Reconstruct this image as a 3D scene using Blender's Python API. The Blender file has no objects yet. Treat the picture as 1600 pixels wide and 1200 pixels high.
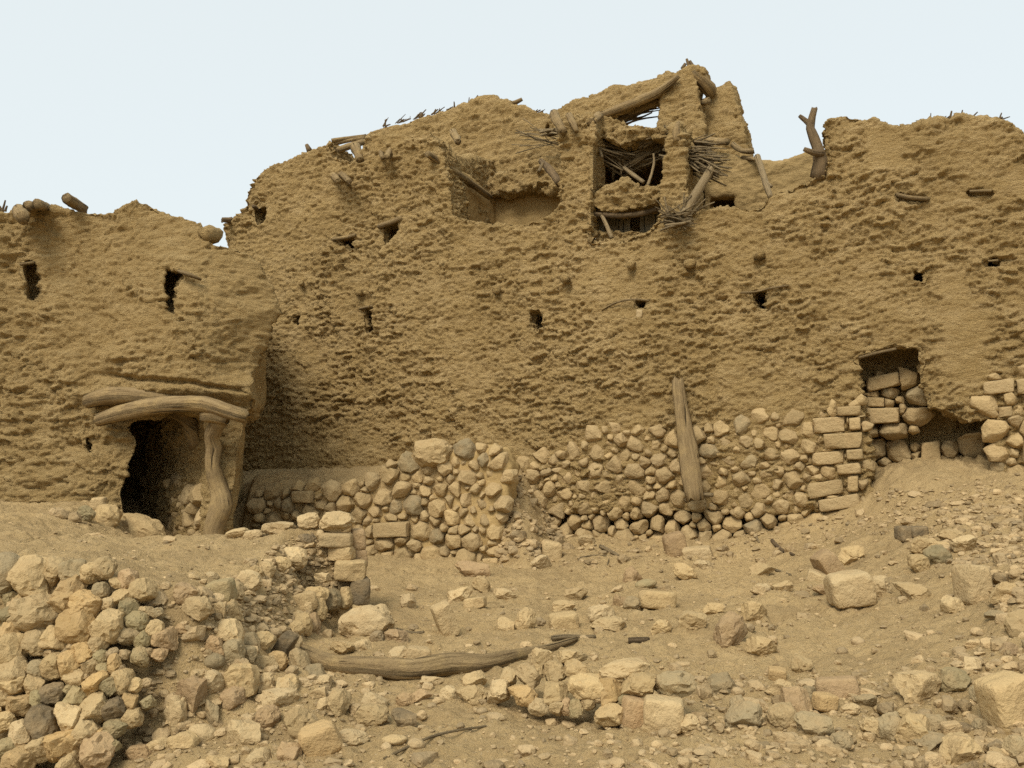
import bpy, bmesh, math, random
import numpy as np
from mathutils import Vector, Matrix
R = random.Random(7)
RNG = np.random.default_rng(7)
scene = bpy.context.scene
COL = scene.collection
V3 = lambda a: np.array(a, dtype=np.float64)

# ------------------------------------------------------------------ camera maths
F_PX, PITCH, EYE = 1500.0, math.radians(3.8), 1.6
cp, sp = math.cos(PITCH), math.sin(PITCH)
def ray(px, py):
    a, b = (px - 800) / F_PX, (600 - py) / F_PX
    return V3((a, cp - b * sp, sp + b * cp))
def P(px, py, Y):
    d = ray(px, py)
    return V3((0, 0, EYE)) + d * (Y / d[1])

# ------------------------------------------------------------------ numpy noise
def _h(ix, iy, iz, seed):
    M = np.uint32(0xFFFFFFFF)
    h = (ix.astype(np.int64) * 374761393 + iy.astype(np.int64) * 668265263 + iz.astype(np.int64) * 2147483647 + seed * 974634533)
    h = (h & 0xFFFFFFFF).astype(np.uint32)
    h ^= h >> np.uint32(13); h = (h * np.uint32(1274126177)); h ^= h >> np.uint32(16)
    h = h * np.uint32(2246822519); h ^= h >> np.uint32(15)
    return h
def h01(ix, iy, iz, seed=0):
    return _h(np.asarray(ix), np.asarray(iy), np.asarray(iz), seed).astype(np.float64) / 4294967295.0
_G = RNG.normal(size=(64, 3)); _G /= np.linalg.norm(_G, axis=1)[:, None]
def perlin(p, seed=0):
    i = np.floor(p).astype(np.int64); f = p - i
    u = f * f * f * (f * (f * 6 - 15) + 10)
    out = 0
    for dx in (0, 1):
        wx = u[:, 0] if dx else 1 - u[:, 0]
        for dy in (0, 1):
            wy = u[:, 1] if dy else 1 - u[:, 1]
            for dz in (0, 1):
                wz = u[:, 2] if dz else 1 - u[:, 2]
                g = _G[_h(i[:, 0] + dx, i[:, 1] + dy, i[:, 2] + dz, seed) & np.uint32(63)]
                dot = g[:, 0] * (f[:, 0] - dx) + g[:, 1] * (f[:, 1] - dy) + g[:, 2] * (f[:, 2] - dz)
                out = out + wx * wy * wz * dot
    return out * 1.5
def fbm(p, oct=4, seed=0, gain=.5, lac=2.03):
    a, s, q = 1.0, 0, p.copy()
    for k in range(oct):
        s = s + a * perlin(q, seed + k * 17); a *= gain; q = q * lac + 3.7
    return s
def worley2(u, v, seed=0):
    iu, iv = np.floor(u).astype(np.int64), np.floor(v).astype(np.int64)
    z = np.zeros_like(iu)
    best = np.full(u.shape, 9.0); sec = np.full(u.shape, 9.0); val = np.zeros(u.shape)
    for du in (-1, 0, 1):
        for dv in (-1, 0, 1):
            a, b = iu + du, iv + dv
            x = a + .15 + .7 * h01(a, b, z, seed); y = b + .15 + .7 * h01(a, b, z, seed + 1)
            d = np.hypot(u - x, v - y)
            m = d < best
            sec = np.where(m, best, np.minimum(sec, d))
            val = np.where(m, h01(a, b, z, seed + 2), val); best = np.where(m, d, best)
    return best, sec, val
def sstep(a, b, x):
    t = np.clip((x - a) / (b - a), 0, 1); return t * t * (3 - 2 * t)

# ------------------------------------------------------------------ objects and properties
def tag(o, label=None, cat=None, group=None, kind=None):
    if label: o['label'] = label
    if cat: o['category'] = cat
    if group: o['group'] = group
    if kind: o['kind'] = kind
    return o
def empty(name, loc, label, cat, group=None):
    o = bpy.data.objects.new(name, None); COL.objects.link(o); o.location = loc
    o.empty_display_size = .2
    return tag(o, label, cat, group)
def link(name, me, mat=None, parent=None, root=None, smooth=True):
    """one mesh object whose vertices are in world coordinates; parent's chain starts at root"""
    o = bpy.data.objects.new(name, me); COL.objects.link(o)
    if mat is not None:
        me.materials.clear(); me.materials.append(mat)
    if smooth: me.polygons.foreach_set('use_smooth', np.ones(len(me.polygons), bool))
    if parent is not None:
        o.parent = parent
        if parent.type == 'EMPTY': o.location = -Vector(parent.location)
    return o
def mesh_np(name, verts, faces):
    me = bpy.data.meshes.new(name)
    me.from_pydata([tuple(v) for v in verts], [], [tuple(f) for f in faces]); me.update()
    return me
def mesh_grid(name, pts, nu, nv, flip=False):
    """pts (nu*nv,3), index i*nv+j"""
    me = bpy.data.meshes.new(name)
    i, j = np.meshgrid(np.arange(nu - 1), np.arange(nv - 1), indexing='ij')
    a = (i * nv + j).ravel()
    q = np.stack([a, a + nv, a + nv + 1, a + 1], 1)
    if flip: q = q[:, ::-1]
    n = len(q)
    me.vertices.add(nu * nv); me.vertices.foreach_set('co', pts.astype(np.float32).ravel())
    me.loops.add(n * 4); me.loops.foreach_set('vertex_index', q.astype(np.int32).ravel())
    me.polygons.add(n); me.polygons.foreach_set('loop_start', np.arange(0, n * 4, 4, dtype=np.int32))
    me.update(calc_edges=True); me.validate()
    return me
def merge(parts):
    """list of (verts, faces) -> one"""
    vs, fs, n = [], [], 0
    for v, f in parts:
        vs.append(np.asarray(v)); fs += [tuple(int(k) + n for k in q) for q in f]; n += len(v)
    return np.concatenate(vs), fs

# ------------------------------------------------------------------ materials
def nodes(name):
    m = bpy.data.materials.new(name); m.use_nodes = True
    nt = m.node_tree; nt.nodes.clear()
    out = nt.nodes.new('ShaderNodeOutputMaterial'); b = nt.nodes.new('ShaderNodeBsdfPrincipled')
    nt.links.new(b.outputs[0], out.inputs[0])
    b.inputs['Roughness'].default_value = .95
    b.inputs['Specular IOR Level'].default_value = .12
    return m, nt, b
def noise_n(nt, scale, detail=4, rough=.55, vec=None, dist=0):
    n = nt.nodes.new('ShaderNodeTexNoise'); n.inputs['Scale'].default_value = scale
    n.inputs['Detail'].default_value = detail; n.inputs['Roughness'].default_value = rough
    n.inputs['Distortion'].default_value = dist
    if vec: nt.links.new(vec, n.inputs['Vector'])
    return n.outputs['Fac']
def rng_n(nt, src, a, b, lo=0, hi=1):
    n = nt.nodes.new('ShaderNodeMapRange'); nt.links.new(src, n.inputs[0])
    for k, v in zip((1, 2, 3, 4), (a, b, lo, hi)): n.inputs[k].default_value = v
    return n.outputs[0]
def mixc(nt, fac, a, b, mode='MIX'):
    n = nt.nodes.new('ShaderNodeMix'); n.data_type = 'RGBA'; n.blend_type = mode
    for sock, v in ((n.inputs[0], fac), (n.inputs[6], a), (n.inputs[7], b)):
        if isinstance(v, (int, float)): sock.default_value = v
        elif isinstance(v, tuple): sock.default_value = (*v, 1)
        else: nt.links.new(v, sock)
    return n.outputs[2]
def math_n(nt, op, a, b):
    n = nt.nodes.new('ShaderNodeMath'); n.operation = op
    for s, v in zip(n.inputs, (a, b)):
        if isinstance(v, (int, float)): s.default_value = v
        else: nt.links.new(v, s)
    return n.outputs[0]
def bump_n(nt, b, h, strength, dist):
    n = nt.nodes.new('ShaderNodeBump'); n.inputs['Strength'].default_value = strength
    n.inputs['Distance'].default_value = dist
    nt.links.new(h, n.inputs['Height']); nt.links.new(n.outputs[0], b.inputs['Normal'])
def geo_pos(nt, scale=(1, 1, 1)):
    g = nt.nodes.new('ShaderNodeTexCoord')
    m = nt.nodes.new('ShaderNodeMapping'); m.inputs['Scale'].default_value = scale
    nt.links.new(g.outputs['Object'], m.inputs[0]); return m.outputs[0]

def mat_mud(name, a, b, c, bump=.02, fine=1.0):
    m, nt, s = nodes(name)
    v = geo_pos(nt); vh = geo_pos(nt, (1, 1, 2.6))
    col = mixc(nt, rng_n(nt, noise_n(nt, .55, 4, .6, v), .36, .64), a, b)
    col = mixc(nt, rng_n(nt, noise_n(nt, 3.2, 5, .65, vh), .46, .72), col, c)
    col = mixc(nt, rng_n(nt, noise_n(nt, 38, 3, .7, v), .52, .8, 0, .5), col, tuple(x * .62 for x in a))
    col = mixc(nt, rng_n(nt, noise_n(nt, 60, 2, .6, v), .6, .8, 0, .6), col, tuple(min(1, x * 1.45) for x in c))
    vs_ = geo_pos(nt, (1, 1, .22))     # rain-washed vertical runs
    col = mixc(nt, rng_n(nt, noise_n(nt, 2.1, 5, .62, vs_), .50, .70, 0, .4), col, tuple(x * .86 for x in b))
    col = mixc(nt, rng_n(nt, noise_n(nt, 1.3, 6, .7, v), .55, .70, 0, .7), col, tuple(min(1, x * 1.1) for x in c))
    nt.links.new(col, s.inputs['Base Color'])
    h = math_n(nt, 'ADD', noise_n(nt, 10, 8, .74, vh, .4), math_n(nt, 'MULTIPLY', noise_n(nt, 36, 4, .7, vh), .45 * fine))
    bump_n(nt, s, h, 1.0, bump)
    return m
MUD_A, MUD_B, MUD_C = (.47, .324, .138), (.41, .277, .112), (.53, .378, .178)
M_mud = mat_mud('eroded_mud', MUD_A, MUD_B, MUD_C, .085)
M_tower = mat_mud('eroded_mud_tower', (.455, .313, .133), (.40, .27, .11), (.51, .364, .168), .085)
M_plaster = mat_mud('mud_plaster', (.39, .27, .115), (.35, .24, .10), (.43, .30, .135), .012, .6)

M_plaster2 = mat_mud('mud_plaster_weathered', (.34, .237, .103), (.30, .207, .087), (.38, .268, .122), .03, .8)
def mat_stone(name, base, var=.22):
    m, nt, s = nodes(name)
    v = geo_pos(nt)
    g = nt.nodes.new('ShaderNodeTexCoord')
    at = nt.nodes.new('ShaderNodeAttribute'); at.attribute_name = 'tone'
    oi = nt.nodes.new('ShaderNodeObjectInfo')
    rnd = math_n(nt, 'FRACT', math_n(nt, 'ADD', at.outputs['Fac'], oi.outputs['Random']), 0)
    off = nt.nodes.new('ShaderNodeVectorMath'); off.operation = 'ADD'
    cb = nt.nodes.new('ShaderNodeCombineXYZ'); nt.links.new(math_n(nt, 'MULTIPLY', rnd, 37.0), cb.inputs[0])
    gp = nt.nodes.new('ShaderNodeNewGeometry')
    nt.links.new(gp.outputs['Position'], off.inputs[0]); nt.links.new(cb.outputs[0], off.inputs[1])
    v = off.outputs[0]
    lo = tuple(x * (1 - var) for x in base); hi = tuple(min(1, x * (1 + var)) for x in base)
    col = mixc(nt, rnd, lo, hi)
    rnd2 = math_n(nt, 'FRACT', math_n(nt, 'MULTIPLY', rnd, 7.31), 0)
    gr = sum(base) / 3
    col = mixc(nt, rng_n(nt, rnd2, 0, 1, 0, .2), col, (gr*1.1, gr * .92, gr * .62))
    col = mixc(nt, rng_n(nt, noise_n(nt, 7, 5, .65, v), .42, .68, 0, .55), col, (.40, .277, .135))
    col = mixc(nt, rng_n(nt, noise_n(nt, 24, 4, .65, v), .56, .78, 0, .45), col, tuple(x * .55 for x in base))
    col = mixc(nt, rng_n(nt, noise_n(nt, 45, 3, .6, v), .58, .78, 0, .5), col, tuple(min(1, x * 1.5) for x in base))
    nt.links.new(col, s.inputs['Base Color'])
    h = math_n(nt, 'ADD', noise_n(nt, 16, 6, .66, v), math_n(nt, 'MULTIPLY', noise_n(nt, 50, 3, .6, v), .25))
    bump_n(nt, s, h, .9, .032)
    return m
STONE = {
    'tan': mat_stone('limestone_tan', (.41, .292, .138)),
    'pale': mat_stone('limestone_pale', (.465, .34, .172), .14),
    'ochre': mat_stone('limestone_ochre', (.41, .272, .115)),
    'grey': mat_stone('stone_grey', (.28, .213, .112)),
    'dark': mat_stone('stone_dark', (.15, .112, .063)),
    'red': mat_stone('stone_reddish', (.35, .232, .115)),
    'olive': mat_stone('stone_olive', (.27, .212, .104)),
}
M_wallstone = mat_stone('wall_limestone', (.375, .266, .126), .2)
M_gravel = mat_stone('gravel_stone', (.37, .265, .135), .4)

def mat_ground():
    m, nt, s = nodes('dusty_ground')
    v = geo_pos(nt)
    col = mixc(nt, rng_n(nt, noise_n(nt, .7, 5, .6, v), .38, .62), (.44, .308, .142), (.365, .255, .118))
    col = mixc(nt, rng_n(nt, noise_n(nt, 4.5, 6, .7, v), .45, .72), col, (.48, .342, .165))
    col = mixc(nt, rng_n(nt, noise_n(nt, 42, 4, .75, v), .53, .72, 0, .75), col, (.20, .14, .075))
    col = mixc(nt, rng_n(nt, noise_n(nt, 66, 3, .7, v), .60, .74, 0, .8), col, (.53, .42, .27))
    col = mixc(nt, rng_n(nt, noise_n(nt, 1.6, 6, .72, v), .50, .66, 0, .6), col, (.29, .20, .095))
    nt.links.new(col, s.inputs['Base Color'])
    h = math_n(nt, 'ADD', noise_n(nt, 14, 7, .72, v), math_n(nt, 'MULTIPLY', noise_n(nt, 70, 3, .7, v), .3))
    bump_n(nt, s, h, 1.0, .05)
    return m
M_ground = mat_ground()

def mat_wood(name, a, b, c):
    m, nt, s = nodes(name)
    uv = nt.nodes.new('ShaderNodeUVMap'); uv.uv_map = 'UVMap'
    mp = nt.nodes.new('ShaderNodeMapping'); mp.inputs['Scale'].default_value = (1, .12, 1)
    nt.links.new(uv.outputs[0], mp.inputs[0])
    oi = nt.nodes.new('ShaderNodeObjectInfo')
    f = noise_n(nt, 17, 6, .72, mp.outputs[0], .5)
    col = mixc(nt, rng_n(nt, f, .33, .68), a, b)
    v = geo_pos(nt)
    col = mixc(nt, rng_n(nt, noise_n(nt, 6, 4, .6, v), .48, .72), col, c)
    col = mixc(nt, rng_n(nt, oi.outputs['Random'], 0, 1, 0, .3), col, tuple(x * .6 for x in a))
    crack = rng_n(nt, noise_n(nt, 11, 3, .5, mp.outputs[0], .3), .60, .66)
    col = mixc(nt, crack, col, tuple(x * .35 for x in a))
    nt.links.new(col, s.inputs['Base Color'])
    f = math_n(nt, 'SUBTRACT', f, math_n(nt, 'MULTIPLY', crack, .5))
    bump_n(nt, s, f, 1.0, .035)
    return m
M_wood = mat_wood('weathered_wood', (.185, .125, .06), (.38, .272, .135), (.40, .28, .125))
M_woodgrey = mat_wood('grey_boards', (.20, .17, .11), (.30, .25, .165), (.27, .2, .11))
M_darkwood = mat_wood('dark_twigs', (.13, .09, .05), (.22, .155, .085), (.25, .17, .085))
M_cane = mat_wood('dry_cane', (.22, .16, .085), (.36, .27, .15), (.34, .245, .125))
def mat_metal():
    m, nt, s = nodes('rusted_sheet')
    v = geo_pos(nt)
    col = mixc(nt, rng_n(nt, noise_n(nt, 9, 5, .6, v), .4, .65), (.075, .058, .042), (.15, .10, .062))
    nt.links.new(col, s.inputs['Base Color']); s.inputs['Roughness'].default_value = .7
    bump_n(nt, s, noise_n(nt, 30, 4, .6, v), .4, .01)
    return m
M_metal = mat_metal()

# ------------------------------------------------------------------ solid mud building kit
def prism(loop_a, loop_b):
    """closed prism between two 3-D loops of equal length"""
    n = len(loop_a)
    bm = bmesh.new()
    A = [bm.verts.new(p) for p in loop_a]; B = [bm.verts.new(p) for p in loop_b]
    bm.faces.new(A); bm.faces.new(B[::-1])
    for i in range(n):
        j = (i + 1) % n
        bm.faces.new((A[j], A[i], B[i], B[j]))
    bmesh.ops.triangulate(bm, faces=bm.faces[:])
    bmesh.ops.recalc_face_normals(bm, faces=bm.faces[:])
    me = bpy.data.meshes.new('tmp'); bm.to_mesh(me); bm.free()
    return me
def joined(meshes):
    bm = bmesh.new()
    for m in meshes: bm.from_mesh(m)
    me = bpy.data.meshes.new('tmp'); bm.to_mesh(me); bm.free()
    return me
def evaluate(me, mods):
    o = bpy.data.objects.new('tmp', me); COL.objects.link(o)
    for kind, kw in mods:
        md = o.modifiers.new('m', kind)
        for k, v in kw.items(): setattr(md, k, v)
    dg = bpy.context.evaluated_depsgraph_get(); dg.update()
    out = bpy.data.meshes.new_from_object(o.evaluated_get(dg))
    bpy.data.objects.remove(o)
    return out
def solid(meshes, cutters, voxel, smooth=4):
    done = []
    co = None
    if cutters:
        co = bpy.data.objects.new('tmpcut', joined(cutters)); COL.objects.link(co)
    for m in meshes:
        if co is not None:
            m = evaluate(m, [('BOOLEAN', dict(operation='DIFFERENCE', solver='EXACT', use_self=True, object=co))])
        done.append(m)
    if co is not None: bpy.data.objects.remove(co)
    return evaluate(joined(done), [('REMESH', dict(mode='VOXEL', voxel_size=voxel, adaptivity=0)),
                                   ('SMOOTH', dict(factor=.5, iterations=smooth))])
def get_co(me):
    a = np.empty(len(me.vertices) * 3, np.float32); me.vertices.foreach_get('co', a)
    return a.reshape(-1, 3).astype(np.float64)
def get_no(me):
    a = np.empty(len(me.vertices) * 3, np.float32); me.vertex_normals.foreach_get('vector', a)
    return a.reshape(-1, 3).astype(np.float64)
def set_co(me, co):
    me.vertices.foreach_set('co', co.astype(np.float32).ravel()); me.update()

# wall frame of the big house: u along the wall, w outward
WL, WR = V3((-3.85, 15.0, 0)), V3((5.87, 11.0, 0))
WD = (WR - WL) / np.linalg.norm(WR - WL)
WN = V3((WD[1], -WD[0], 0))        # towards the camera
def H(px, py, w=0.0):
    """pixel -> point on the house plane moved outward by w"""
    d = ray(px, py); o = WL + WN * w - V3((0, 0, EYE))
    t = (o @ WN) / (d @ WN)
    return V3((0, 0, EYE)) + d * t
def HU(p):
    return (np.asarray(p) - WL) @ WD
def hz(px, py, w=0): return H(px, py, w)[2]
def hprism(pix, w0, w1, at=None):
    """outline read at plane `at` (default w0), extruded straight through the wall to w1"""
    at = w0 if at is None else at
    loop = [H(x, y, at) for x, y in pix]
    return prism([p + WN * (w0 - at) for p in loop], [p + WN * (w1 - at) for p in loop])

def ledge(u, z, bw, bh, seed):
    """courses of weathered bricks: each juts a random amount, sloping out downwards to a broken under-edge"""
    r = z / bh; row = np.floor(r).astype(np.int64); fz = r - row
    c = u / bw + h01(row, row * 0, row * 0, seed) * 7 + .0; ci = np.floor(c).astype(np.int64); fx = c - ci
    v = h01(ci, row, row * 0, seed + 3); t = h01(ci, row, row * 0, seed + 4)
    lo = .04 + .16 * t
    prof = sstep(lo, lo + .16, fz) * (1 - .85 * fz)
    return np.clip(v - .32, 0, 1) * 1.45 * prof * sstep(.0, .22, fx) * sstep(.0, .22, 1 - fx)
def mud_disp(co, no, amp=1.0, tilt=.085, brick=1.0, seed=0, extra=None):
    u = co @ WD; w = co @ WN; z = co[:, 2]
    vert = np.clip(1 - np.abs(no[:, 2]) * 1.1, 0, 1)
    lo = fbm(co * .55, 3, seed + 1)
    mask = .24 + .76 * sstep(-.28, .22, fbm(co * V3((.75, .75, 1.0)) + 11, 4, seed + 2))
    # eroded brick courses: warped coordinates
    wp = fbm(co * 3.1, 3, seed + 3); wq = fbm(co * 2.3 + 7, 3, seed + 4)
    uu = u + w * .9 + .07 * wp; zz = z - tilt * u + .04 * wq + .012 * wp
    rag = fbm(co * V3((9, 9, 12)), 3, seed + 15, .6)
    lump = ledge(uu + .05 * rag, zz + .020 * rag + .035 * wp, .25, .088, seed + 5)
    lump2 = ledge(uu + .04 * rag + 5, zz + .016 * rag + .03 * wq, .105, .046, seed + 9)
    st = np.stack([uu * 4.2, w * 4.2, zz * 8.5], 1)
    ani = fbm(st, 4, seed + 6, .58)
    mid = fbm(co * V3((2.4, 2.4, 3.2)) + 5, 3, seed + 12)
    crumb = fbm(co * V3((12, 12, 18)), 3, seed + 13, .65)
    pit = sstep(.25, .5, fbm(st * .75 + 31, 3, seed + 8))
    d = .075 * lo + amp * (brick * mask * (.082 * lump + .052 * lump2) * (.35 + .65 * vert)
        + .030 * mid + .026 * (.4 + .6 * mask) * ani + .032 * (.6 + .4 * mask) * crumb - .035 * pit * (.4 + .6 * mask))
    for su_, sz_, ru_, rz_ in SPOTS:
        m = sstep(1.25, .6, np.hypot((u - su_) / ru_, (z - sz_) / rz_) + .35 * fbm(co * 2.7, 2, 33))
        d = d * (1 - .8 * m) + .02 * m
    for su_, sz_, ru_, rz_ in HOLES:
        q = np.maximum(np.abs(u - su_) / ru_, np.abs(z - sz_) / rz_)
        d = d * (1 - .85 * sstep(1.7, .9, q))
    if extra is not None: d = d + extra(co, u, z)
    return d
SPOTS, HOLES = [], []
def mud_object(name, meshes, cutters, voxel, mat, parent, amp=1.0, smooth=4, seed=0, tilt=.085, brick=1.0, extra=None, shift=None):
    me = solid(meshes, cutters, voxel, smooth)
    co, no = get_co(me), get_no(me)
    d = np.zeros(len(co)); vis = (no @ WN > -.35) & (co[:, 2] > -.3)
    d[vis] = mud_disp(co[vis], no[vis], amp, tilt, brick, seed, extra)
    co = co + no * d[:, None]
    if shift is not None: co = co + shift(co)
    set_co(me, co)
    return link(name, me, mat, parent)

# ------------------------------------------------------------------ wood kit
def tube(path, radii, seg=10, seed=0, rough=.12, flat=1.0, sub=None):
    """(verts, faces, uvs) of a tapered, slightly gnarled pole through path"""
    pts = [V3(p) for p in path]; rad = list(radii) if hasattr(radii, '__len__') else [radii] * len(pts)
    # resample with catmull-rom
    L = sum(np.linalg.norm(pts[i + 1] - pts[i]) for i in range(len(pts) - 1))
    rm = sum(rad) / len(rad)
    sub = sub or max(2, int(L / max(rm * 1.6, .02) / (len(pts) - 1)))
    sub = min(sub, 24)
    Q, Rr = [], []
    for i in range(len(pts) - 1):
        p0, p1, p2, p3 = pts[max(i - 1, 0)], pts[i], pts[i + 1], pts[min(i + 2, len(pts) - 1)]
        for k in range(sub):
            t = k / sub
            Q.append(.5 * ((2 * p1) + (-p0 + p2) * t + (2 * p0 - 5 * p1 + 4 * p2 - p3) * t * t + (-p0 + 3 * p1 - 3 * p2 + p3) * t ** 3))
            Rr.append(rad[i] * (1 - t) + rad[i + 1] * t)
    Q.append(pts[-1]); Rr.append(rad[-1])
    Q = np.array(Q); n = len(Q)
    T = np.gradient(Q, axis=0); T /= np.linalg.norm(T, axis=1)[:, None] + 1e-9
    up = V3((0, 0, 1)) if abs(T[0][2]) < .8 else V3((0, -1, 0))
    vs, uvs = [], []
    dist = np.concatenate([[0], np.cumsum(np.linalg.norm(np.diff(Q, axis=0), axis=1))])
    for i in range(n):
        a = np.cross(T[i], up); a /= np.linalg.norm(a) + 1e-9; b = np.cross(a, T[i])
        for k in range(seg):
            th = 2 * math.pi * k / seg
            vs.append(Q[i] + (a * math.cos(th) + b * math.sin(th) * flat) * Rr[i])
            uvs.append((k / seg, dist[i]))
    vs = np.array(vs)
    if rough:
        nn = (vs - np.repeat(Q, seg, axis=0)) / (np.repeat(np.array(Rr), seg)[:, None] + 1e-9)
        fz = fbm(vs / max(rm * 2.4, .01) + seed * 9.1, 3, 50 + seed % 7)
        ang = np.array([q[0] for q in uvs]) * 2 * math.pi; vv = np.array([q[1] for q in uvs])
        gro = perlin(np.stack([np.cos(ang) * 2.1 + seed, np.sin(ang) * 2.1, vv * 1.1], 1), 57)
        kn = 0
        if rm > .045:
            rk = random.Random(seed * 7 + 1)
            for _ in range(max(2, int(L * 2.2))):
                ka, kv = rk.random() * 6.28, rk.random() * L
                kn = kn + rk.uniform(.15, .4) * np.exp(-((((ang - ka + math.pi) % (2 * math.pi)) - math.pi) / .5) ** 2 - ((vv - kv) / (rm * .9)) ** 2)
            vs = vs + np.repeat(T, seg, axis=0) * (perlin(np.stack([ang * 1.7, vv * 0 + seed, vv * 0], 1), 3) * rm * .9 * ((vv < 1e-6) | (vv > L * .985)))[:, None]
        vs = vs + nn * ((fz * rough + gro * .24 + kn) * np.repeat(np.array(Rr), seg))[:, None]
    fs = []
    for i in range(n - 1):
        for k in range(seg):
            a, b = i * seg + k, i * seg + (k + 1) % seg
            fs.append((a, b, b + seg, a + seg))
    fs.append(tuple(range(seg))[::-1]); fs.append(tuple((n - 1) * seg + k for k in range(seg)))
    return vs, fs, uvs
def wood_mesh(name, tubes):
    v, f = merge([(t[0], t[1]) for t in tubes])
    uv = np.concatenate([np.array(t[2]) + V3((i * .37, i * .7, 0))[:2] for i, t in enumerate(tubes)])
    me = mesh_np(name, v, f)
    l = me.uv_layers.new(name='UVMap')
    idx = np.empty(len(me.loops), np.int32); me.loops.foreach_get('vertex_index', idx)
    l.data.foreach_set('uv', uv[idx].astype(np.float32).ravel())
    return me
_wseed = [0]
def log(name, path, radii, mat=None, parent=None, seg=10, rough=.12, flat=1.0, forks=()):
    _wseed[0] += 1
    t = [tube(path, radii, seg, _wseed[0], rough, flat)]
    for fp, fr in forks: t.append(tube(fp, fr, max(6, seg - 2), _wseed[0] + 3, rough))
    return link(name, wood_mesh(name, t), mat or M_wood, parent)
def bundle(name, sticks, mat, parent, seg=5):
    ts = []
    for k, (a, b, r) in enumerate(sticks):
        a, b = V3(a), V3(b); m = (a + b) / 2 + V3((R.uniform(-1, 1), R.uniform(-1, 1), R.uniform(-1, 1))) * np.linalg.norm(b - a) * .05
        ts.append(tube([a, m, b], [r, r * .9, r * .6], seg, k, .0, 1, 3))
    return link(name, wood_mesh(name, ts), mat, parent)

# ------------------------------------------------------------------ rocks
def ico(sub):
    bm = bmesh.new(); bmesh.ops.create_icosphere(bm, subdivisions=sub, radius=1)
    v = np.array([x.co[:] for x in bm.verts]); f = [tuple(q.index for q in x.verts) for x in bm.faces]
    bm.free(); return v / np.linalg.norm(v, axis=1)[:, None], f
ICO = {k: ico(k) for k in (2, 3, 4, 5)}
def rock_shape(kind, seed, sub=4):
    """unit-ish rock (half extents about 1) as (verts, faces)"""
    v, f = ICO[sub]; r = random.Random(seed); v = v.copy()
    if kind == 'block':
        n = 7.0
        k = (np.abs(v) ** n).sum(1) ** (-1 / n); v = v * k[:, None]
        v += V3((v[:, 2] * 0, v[:, 2] * 0, v[:, 2] * 0)).T * 0
        sh = r.uniform(-.14, .14); v[:, 0] += sh * v[:, 2]; v[:, 1] += r.uniform(-.1, .1) * v[:, 2]
        v[:, 2] += r.uniform(-.08, .08) * v[:, 0]
        cuts, amp = 4, .035
    elif kind == 'round':
        n = 2.6; k = (np.abs(v) ** n).sum(1) ** (-1 / n); v = v * k[:, None]; cuts, amp = 11, .075
    elif kind == 'pebble':
        cuts, amp = 0, .07
    else:
        n = 3.2; k = (np.abs(v) ** n).sum(1) ** (-1 / n); v = v * k[:, None]; cuts, amp = 17, .07
    for _ in range(cuts):
        d = V3((r.gauss(0, 1), r.gauss(0, 1), r.gauss(0, 1))); d /= np.linalg.norm(d)
        ext = (v @ d).max(); c = ext * (r.uniform(.56, .86) if kind == 'angular' else r.uniform(.7, .9) if kind == 'round' else r.uniform(.82, .95))
        ov = v @ d - c; m = ov > 0
        v[m] -= np.outer(ov[m] * .97, d)
    nn = v / (np.linalg.norm(v, axis=1)[:, None] + 1e-9)
    v = v + nn * (amp * 1.2 * fbm(v * 1.5 + seed * 3.3, 3, seed) + amp * .9 * fbm(v * 5 + seed, 3, seed + 5) * (.3 if kind == 'pebble' else 1))[:, None]
    if kind in ('angular', 'round'):
        v = v - nn * (.10 * sstep(.25, .6, fbm(v * 3.1 + seed, 2, seed + 9)))[:, None]
    lo, hi = v.min(0), v.max(0)
    v = (v - (lo + hi) / 2) / ((hi - lo) / 2)
    return v, f
ROCKS = {}
def rock_mesh(kind, i):
    key = (kind, i)
    if key not in ROCKS:
        v, f = rock_shape(kind, 100 + i * 13 + len(kind) * 7, 4)
        me = mesh_np('rock_' + kind, v, f)
        me.polygons.foreach_set('use_smooth', np.ones(len(me.polygons), bool))
        if kind != 'pebble': me.set_sharp_from_angle(angle=math.radians(27))
        me.materials.append(STONE['tan'])
        ROCKS[key] = me
    return ROCKS[key]
NV = {'angular': 14, 'round': 9, 'block': 6, 'pebble': 5}
def put_rock(name, kind, loc, half, rot, colour):
    me = rock_mesh(kind, R.randrange(NV[kind]))
    o = bpy.data.objects.new(name, me); COL.objects.link(o)
    o.location = loc; o.scale = half; o.rotation_euler = rot
    o.material_slots[0].link = 'OBJECT'; o.material_slots[0].material = STONE[colour]
    return o

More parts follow.
